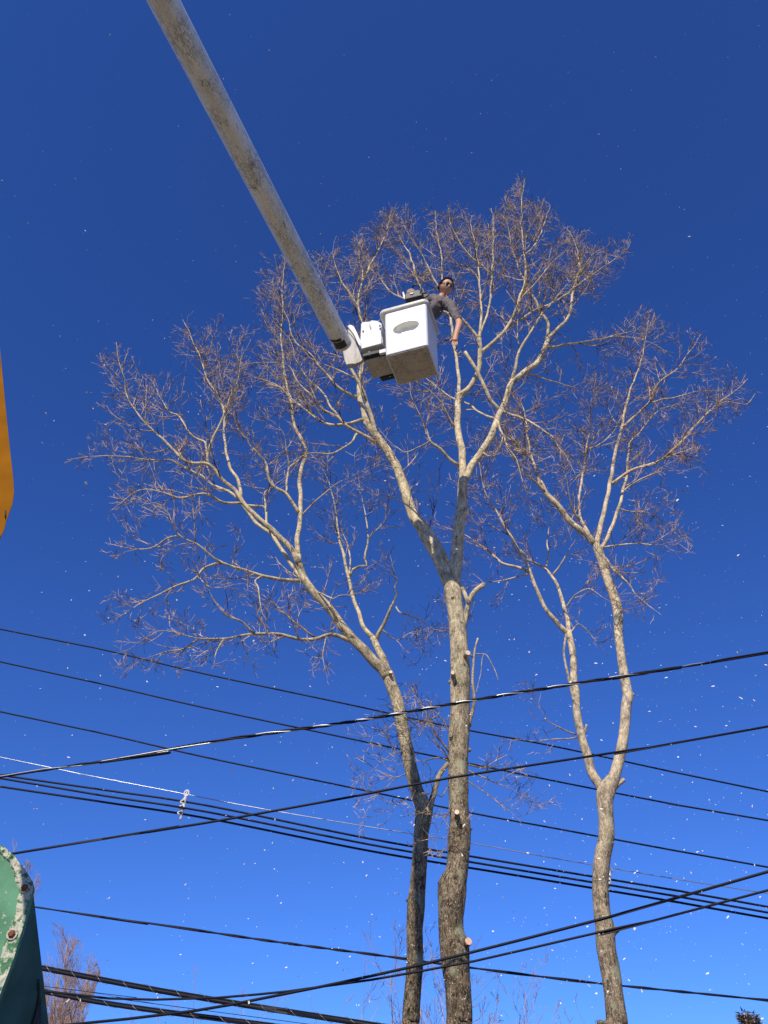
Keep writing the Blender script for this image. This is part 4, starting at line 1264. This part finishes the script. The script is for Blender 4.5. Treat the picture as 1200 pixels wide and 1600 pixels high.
def spacer(x0, y0, x1, y1, Y, label, s=1.0):
    """white cable spacer hanging from the bare wire and holding the three cables"""
    a = at(x0, y0, Y); b = at(x1, y1, Y)
    o = empty('cable_spacer', a, label, 'cable spacer', 'white cable spacers')
    d = (b - a); L = d.length; d.normalize()
    n = Vector((0, -1, 0)); u = d.cross(n).normalized()
    P = lambda t, k=0.0, m=0.0: a + d * (L * t) + u * k * L + n * m * L
    mb = MB(); ringp = [P(0.12 + 0.10 * math.cos(t), 0.075 * math.sin(t)) for t in [2 * math.pi * k / 16 for k in range(17)]]
    mb.tube(ringp, [0.028 * L] * 17, 8)
    mb.build('saddle_ring', M['plastic'], o)
    mb = MB(); c = [P(t, k) for t, k in ((0.0, .0), (.12, 0.0), (.22, 0.0), (.32, 0.01), (.36, 0.0), (.50, 0.0), (.58, -0.01), (.72, 0.0), (.80, 0.0))]
    mb.tube(c, [L * k for k in (.012, .02, .03, .075, .06, .05, .07, .055, .03)], 12)
    mb.build('spine', M['plastic'], o)
    for t in (0.36, 0.54, 0.73):
        mb = MB()
        hk = [P(t, 0.03), P(t + 0.01, 0.10), P(t + 0.05, 0.13), P(t + 0.09, 0.11), P(t + 0.10, 0.05)]
        mb.tube(hk, [L * .028] * 5, 8)
        mb.build('clamp', M['plastic'], o)
        mb = MB(); mb.tube([P(t + 0.05, 0.02, 0.09), P(t + 0.05, 0.02, 0.02)], [L * 0.03] * 2, 8)
        mb.build('bolt', M['black'], o)
    mb = MB(); mb.tube([P(0.80, 0.0), P(0.84, 0.0), P(0.95, -0.01), P(1.0, -0.01)], [L * k for k in (.04, .03, .045, .04)], 10)
    mb.build('end_knob', M['plastic'], o)
spacer(293, 1234, 281.5, 1281, 15.95, 'white plastic cable spacer hanging from the whitish wire at the left')
spacer(954.5, 1356, 951, 1391, 15.95, 'small white cable spacer just showing beside the right tree trunk')

# ---------------------------------------------------------------- machines at the left edge
def green_mat(name, base, peel):
    m, nt, b = new_mat(name)
    ln = nt.links.new
    tc = N(nt, 'ShaderNodeTexCoord')
    n1 = N(nt, 'ShaderNodeTexNoise'); n1.inputs['Scale'].default_value = 45; n1.inputs['Detail'].default_value = 8; n1.inputs['Roughness'].default_value = 0.7
    n2 = N(nt, 'ShaderNodeTexNoise'); n2.inputs['Scale'].default_value = 9; n2.inputs['Detail'].default_value = 4
    for n in (n1, n2): ln(tc.outputs['Object'], n.inputs['Vector'])
    r2 = ramp(nt, n2.outputs['Fac'], [(0.35, 0.75), (0.65, 1.2)])
    c = mix(nt, 1.0, base, r2.outputs[0], 'MULTIPLY')
    r1 = ramp(nt, n1.outputs['Fac'], [(0.60 - peel * 0.2, 0.0), (0.63 - peel * 0.2, 1.0)])
    c1 = mix(nt, r1.outputs[0], c.outputs[0], (0.50, 0.49, 0.36))
    r3 = ramp(nt, n1.outputs['Fac'], [(0.67, 0.0), (0.73, 1.0)])
    c2 = mix(nt, r3.outputs[0], c1.outputs[0], (0.17, 0.08, 0.04))
    ln(c2.outputs[0], b.inputs['Base Color'])
    b.inputs['Roughness'].default_value = 0.75
    b.inputs['Specular IOR Level'].default_value = 0.12
    bp = N(nt, 'ShaderNodeBump'); bp.inputs['Strength'].default_value = 0.3 + 0.7 * peel; bp.inputs['Distance'].default_value = 0.006
    ln(n1.outputs['Fac'], bp.inputs['Height']); ln(bp.outputs[0], b.inputs['Normal'])
    return m
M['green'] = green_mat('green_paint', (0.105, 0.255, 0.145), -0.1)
M['green_side'] = green_mat('shaded_green_paint', (0.045, 0.115, 0.08), -0.8)  # same green paint, darkened in colour for the side turned to shade
M['peel'] = green_mat('peeling_paint', (0.07, 0.19, 0.09), 0.72)
M['rust'] = plain('rusty_bolt', (0.20, 0.055, 0.022), 0.85, 0, 0.4, 120, 0.6)
M['orange'] = plain('orange_paint', (0.27, 0.105, 0.010), 0.95, 0, 0.14, 14)
M['orange'].node_tree.nodes['Principled BSDF'].inputs['Specular IOR Level'].default_value = 0.0

def chute():
    Y = 2.3
    o = empty('wood_chipper', (at(-60, 1600, Y).x, Y, 0), 'green painted chipper hood with peeling paint and two rusty bolts at the lower left corner', 'wood chipper')
    q = lambda x, y, dy=0.0: at(x, y, Y + dy)
    back = Vector((0.012, 0.55, 0.02))
    # front plate
    front = [(-260, 1300), (-120, 1302), (-2, 1319), (10, 1327), (22, 1337), (36, 1356), (48, 1375), (51, 1388), (38, 1440), (20, 1500), (2, 1547), (-20, 1600), (-60, 1700), (-260, 1700)]
    mb = MB(); mb.prism([q(x, y) for x, y in front], Vector((0, 0.02, 0)))
    mb.build('front_plate', M['green'], o, bevel=0.002)
    # peeling flange that follows the edge, proud of the plate
    fl_o = [(2, 1319.5), (11, 1327), (22, 1336.5), (36, 1355.5), (48.6, 1375), (51.6, 1388), (38.6, 1440), (20.6, 1500), (2.6, 1547), (-19, 1600), (-58, 1700)]
    fl_i = [(0, 1334), (6, 1340), (14, 1347), (20, 1362), (24, 1375), (29, 1392), (23, 1430), (8, 1470), (-8, 1530), (-32, 1600), (-74, 1700)]
    rng = random.Random(3)
    nsub = 6
    mb = MB()
    O, I = [], []
    for k in range(len(fl_o) - 1):
        for s in range(nsub):
            t = s / nsub
            O.append((fl_o[k][0] * (1 - t) + fl_o[k + 1][0] * t, fl_o[k][1] * (1 - t) + fl_o[k + 1][1] * t))
            I.append((fl_i[k][0] * (1 - t) + fl_i[k + 1][0] * t + rng.uniform(-1.6, 1.6), fl_i[k][1] * (1 - t) + fl_i[k + 1][1] * t))
    W = 5
    vs = []
    for (ox, oy), (ix, iy) in zip(O, I):
        for w in range(W + 1):
            t = w / W
            h = 0.0 if w == W else 0.006 + 0.004 * noise.noise(Vector((ox * .35, oy * .35, w * 1.7)))
            vs.append(q(ox * (1 - t) + ix * t, oy * (1 - t) + iy * t, -h))
    fs = []
    for i in range(len(O) - 1):
        for w in range(W):
            a = i * (W + 1) + w
            fs.append((a, a + 1, a + W + 2, a + W + 1))
    n0 = len(vs)
    for (ox, oy) in O: vs.append(q(ox, oy, 0.012))
    for i in range(len(O) - 1): fs.append((i * (W + 1), (i + 1) * (W + 1), n0 + i + 1, n0 + i))
    mb.add(vs, fs)
    mb.build('peeling_flange', M['peel'], o, smooth=False)
    for x, y, r in ((40, 1388, 0.0095), (20, 1460, 0.010)):
        c = q(x, y, -0.004)
        mb = MB()
        mb.tube([c, c - Vector((0, 0.006, 0))], [r * 1.5, r * 1.4], 16)
        b_ = mb.build('washer', M['peel'], o, smooth=False)
        mb = MB()
        mb.tube([c, c - Vector((0, 0.008, 0)), c - Vector((0, 0.012, 0.0))], [r, r, r * 0.7], 6, rough=0.15)
        mb.build('bolt', M['rust'], o, smooth=False)
    # side wall receding from the bright front
    ys = 0.02
    A = [(51, 1388), (38, 1440), (20, 1500), (2, 1547), (-20, 1600), (-60, 1700)]
    top = q(51.2, 1386, ys)
    mb = MB()
    P0 = q(51.2, 1387, ys); P1 = q(62, 1480, 0.22); P2 = q(76, 1600, 0.42); P3 = q(88, 1700, 0.55)
    B_ = [P0, P1, P2, P3]
    Q_ = [q(51.2, 1387.5, ys), q(28, 1476, ys), q(-20, 1600, ys), q(-60, 1700, ys)]
    vs = B_ + Q_[1:]
    mb.add(vs, [(0, 1, 4), (1, 2, 5, 4), (2, 3, 6, 5)])
    in_ = Vector((-0.02, 0.02, -0.004))
    vs2 = [v + in_ for v in vs]
    mb.add(vs2, [(0, 4, 1), (1, 4, 5, 2), (2, 5, 6, 3)])
    n1 = [0, 1, 2, 3]
    for i in range(3):
        mb.add([vs[i], vs[i + 1], vs2[i + 1], vs2[i]], [(0, 1, 2, 3)])
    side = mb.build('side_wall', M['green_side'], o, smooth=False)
    # fine black louvres at the bottom of the side
    nrm = (P2 - P1).cross(Q_[2] - P1).normalized()
    if nrm.y > 0: nrm = -nrm
    for i in range(14):
        t = i / 13
        a = P1.lerp(P2, 0.42 + 0.58 * t); b_ = P1.lerp(P3, 0.55)
        x0, y0 = 60 - 1.5 + t * 6, 1530 + t * 70
        x1, y1 = 60 - 2 - t * 24 + 4, 1545 + t * 72
        if i == 0: x1, y1 = 57, 1534
        # points on the side wall's own plane
        def onpl(x, y):
            r_ = ray(x, y); oo = Vector((0, 0, CH))
            return oo + r_ * ((P1 - oo).dot(nrm) / r_.dot(nrm)) + nrm * 0.004
        mb = MB(); mb.tube([onpl(x0, y0), onpl(x1, y1 + 14)], [0.0022, 0.0022], 5)
        mb.build('louvre', M['black'], side)
    # hull below so the hood stands on something
    mb = MB()
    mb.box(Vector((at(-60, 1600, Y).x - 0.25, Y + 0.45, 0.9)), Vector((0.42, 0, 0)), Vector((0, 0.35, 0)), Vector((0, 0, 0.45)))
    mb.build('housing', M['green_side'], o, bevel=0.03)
    for sx in (-1, 1):
        mb = MB(); c = Vector((at(-60, 1600, Y).x - 0.25 + sx * 0.36, Y + 0.45, 0.32))
        mb.tube([c - Vector((0.1, 0, 0)), c - Vector((0.09, 0, 0)), c + Vector((0.09, 0, 0)), c + Vector((0.1, 0, 0))], [0.26, 0.32, 0.32, 0.26], 28)
        mb.build('wheel', M['black'], o)
chute()

def arm():
    Y = 1.5
    o = empty('machine_arm', (at(-60, 700, Y).x, Y, 0), 'orange painted machine part hanging into view at the left edge of the photo', 'machine part')
    q = lambda x, y, dy=0.0: at(x, y, Y + dy)
    prof = [(-150, 380), (-16, 420), (-4, 505), (2, 560), (9, 632), (16, 700), (21.5, 748), (22.5, 770), (20, 788), (15, 801), (10, 815), (7, 828), (2, 838), (-12, 846), (-150, 850)]
    mb = MB(); mb.prism([q(x, y) for x, y in prof], Vector((-0.02, 0.03, 0.0)))
    mb.build('arm_end', M['orange'], o, bevel=0.004)
    mb = MB()
    mb.tube([q(8.5, 797, -0.003), q(8.2, 804, -0.003), q(8, 809, -0.003)], [0.0012, 0.0018, 0.001], 6)
    mb.build('slot', M['black'], o)
    base = q(-150, 600, 0.08)
    mb = MB()
    mb.tube([Vector((base.x - 0.3, base.y, 0.0)), Vector((base.x - 0.3, base.y, 2.1)), Vector((base.x, base.y, 2.45))], [0.09, 0.08, 0.07], 16)
    mb.build('post', M['orange'], o)
arm()

# ---------------------------------------------------------------- far trees and saplings
def wild(name, px, top, Y, label, seed, spread=30, stems=6, cat='tree', poly=None, mat='far_twig', group=None, base_w=1.0, dens=1.0, rmin=None, trunk=False, lean=0.0, fine=1.0):
    rng = random.Random(seed)
    b = Vector((at(px, 1700, Y).x, Y, 0.0))
    H = at(px, top, Y).z
    o = empty(name, b, label, cat, group)
    tw = MB()
    rm = rmin or 0.0003 * Y
    def br(p, d, L, r, lv):
        n = 6
        pts = [p]; q = p; dd = d
        for i in range(n):
            dd = (dd + rvec(rng) * 0.16 + Vector((0, 0, 0.07))).normalized()
            q = q + dd * (L / n)
            if poly is not None:
                s = proj(q)
                if s and not inside(s[0], s[1], poly): break
            pts.append(q)
        if len(pts) < 2: return
        rr = [max(rm, r * (1 - 0.75 * i / n)) for i in range(len(pts))]
        if lv == 0:
            mb = MB(); mb.tube(pts, rr, 6); mb.build('stem', M[mat], o)
        else:
            tw.tube(pts, rr, 3, cap=False)
        if lv >= 3: return
        k = int({0: 16, 1: 8, 2: 5}[lv] * dens)
        for j in range(k):
            t = rng.uniform(0.25 if lv == 0 else 0.1, 1)
            f = t * (len(pts) - 1); i = min(int(f), len(pts) - 2)
            pp = pts[i].lerp(pts[i + 1], f - i)
            d2 = side_dir((pts[i + 1] - pts[i]).normalized(), R(rng.uniform(20, 50)), rng)
            br(pp, d2, L * rng.uniform(0.22, 0.42) * (1.15 - 0.5 * t) * fine, rr[i] * 0.55, lv + 1)
    if trunk:
        mb = MB(); th = H * 0.35
        mb.tube([b, b + Vector((0, 0, th * 0.5)), b + Vector((0.1, 0, th))], [H * 0.022, H * 0.018, H * 0.014], 10)
        mb.build('trunk', M[mat], o)
        start = b + Vector((0.1, 0, th)); Hs = H - th
    else:
        start = b; Hs = H
    for s in range(stems):
        a = rng.uniform(0, 2 * math.pi); k = spread * rng.uniform(0.2, 1.0) / 100
        d = Vector((math.cos(a) * k + lean, math.sin(a) * k, 1)).normalized()
        br(start + Vector((math.cos(a), math.sin(a), 0)) * (0.0 if trunk else 0.15), d, Hs * rng.uniform(0.62, 1.0), H * 0.0042 * base_w, 0)
    tag(tw.build('twigs', M[mat], o), kind='stuff')
    return o
FP = [(-60, 2400), (-60, 1400), (58, 1420), (66, 1424), (80, 1440), (100, 1450), (120, 1463), (140, 1478), (152, 1500), (158, 1520), (150, 1545), (145, 1570), (130, 1600), (130, 2400)]
wild('bare_tree', 95, 1440, 34, 'distant reddish bare tree behind the thick lashed cables at bottom left', 4, 85, 17, poly=FP, dens=1.15, trunk=True, rmin=0.0033)
FP2 = [(-120, 2400), (-120, 1310), (-20, 1300), (6, 1296), (24, 1310), (40, 1340), (62, 1360), (66, 1385), (58, 1410), (40, 1450), (30, 2400)]
wild('bare_tree', 5, 1300, 34, 'distant faint bare tree showing just above the green chipper hood', 9, 60, 11, poly=FP2, dens=0.95, trunk=True, rmin=0.003)
G2 = 'thin bare saplings along the bottom edge'
wild('sapling', 345, 1535, 22, 'sparse bare sapling farthest left along the bottom edge', 12, 28, 4, 'sapling', dens=0.5, group=G2, rmin=0.0035)
wild('sapling', 232, 1552, 22, 'tiny bare sapling tips between the thick cables and the distant tree', 31, 30, 4, 'sapling', dens=0.45, group=G2, rmin=0.0033)
wild('sapling', 520, 1552, 22, 'thin bare sapling midway between the left edge trees and the slim trunk', 13, 28, 5, 'sapling', dens=0.6, group=G2, rmin=0.0035)
wild('sapling', 612, 1482, 17, 'leggy bare sapling rising just left of the slim trunk', 14, 16, 3, 'sapling', dens=0.65, group=G2, rmin=0.003)
wild('sapling', 676, 1505, 17, 'pale pinkish sapling seen between the slim trunk and the thickest trunk', 15, 12, 5, 'sapling', dens=0.8, mat='twig_red', group=G2, rmin=0.003)
wild('sapling', 742, 1452, 14, 'upright sapling close to the right side of the thickest trunk', 16, 7, 2, 'sapling', dens=0.5, group=G2, rmin=0.0026)
wild('sapling', 795, 1535, 20, 'low pale sapling right of the thickest trunk', 17, 30, 6, 'sapling', dens=0.8, group=G2, rmin=0.0033)
wild('sapling', 855, 1545, 22, 'sparse bare sapling nearest the foot of the pale crooked trunk', 18, 26, 4, 'sapling', dens=0.6, group=G2, rmin=0.0033)

def conifer(px, top, Y, label, seed, w):
    rng = random.Random(seed)
    H = at(px, top, Y).z; x = at(px, top, Y).x
    o = empty('evergreen_tree', (x, Y, 0), label, 'tree', 'evergreen tops at the lower right')
    mb = MB(); mb.tube([Vector((x, Y, 0)), Vector((x, Y, H * 0.5)), Vector((x, Y, H))], [0.22, 0.14, 0.02], 8)
    mb.build('trunk', M['far_twig'], o)
    mb = MB()
    for i in range(5200):
        t = rng.random() ** 0.8
        h = H * (1 - 0.85 * t); rad = w * (0.08 + 0.92 * t) * (0.55 + 0.45 * math.sin(h * 5.0 + rng.random())) * rng.random() ** 0.4
        a = rng.uniform(0, 6.283)
        p = Vector((x + math.cos(a) * rad, Y + math.sin(a) * rad, h + rng.uniform(-0.1, 0.1)))
        d = (Vector((math.cos(a), math.sin(a), rng.uniform(-0.2, 0.9)))).normalized() * rng.uniform(0.10, 0.22)
        s = d.cross(rvec(rng)).normalized() * 0.035
        mb.add([p - s, p + s, p + d], [(0, 1, 2)])
    tag(mb.build('foliage', M['needle'], o, smooth=False), kind='stuff')
conifer(1162, 1583, 32, 'small brownish green evergreen top poking up at the lower right corner', 2, 1.9)
conifer(1176, 1588, 33, 'second smaller evergreen tip just right of the first at the lower right corner', 3, 1.5)

# ---------------------------------------------------------------- flying sawdust
def sawdust():
    rng = random.Random(99)
    mb = MB()
    n = 0
    while n < 6800:
        x = rng.uniform(-6, 8); y = rng.uniform(1.6, 14); z = rng.uniform(0.8, 15)
        # thicker cloud drifting down to the right of the bucket
        d = (Vector((x, y, z)) - Vector((1.8, 7.6, 4.8)))
        keepp = 0.10 + 0.9 * math.exp(-((d.x / 2.8) ** 2 + (d.y / 4) ** 2 + (d.z / 3.6) ** 2))
        if rng.random() > keepp: continue
        c = Vector((x, y, z))
        s = min(0.016, 0.0036 * (1 + rng.random() ** 5 * 4.0)) * (0.45 + 0.05 * y)
        u = rvec(rng) * s; v = u.orthogonal().normalized() * s * rng.uniform(0.4, 0.9); w = u.cross(v).normalized() * s * 0.35
        mb.add([c - u - v, c + u - v * 0.6, c + u * 0.8 + v, c - u * 0.7 + v * 0.8, c + w], [(0, 1, 4), (1, 2, 4), (2, 3, 4), (3, 0, 4)])
        n += 1
    tag(mb.build('sawdust', M['sawdust'], None, smooth=False), 'pale flecks of sawdust drifting through the air all over the scene', 'sawdust', kind='stuff')
sawdust()
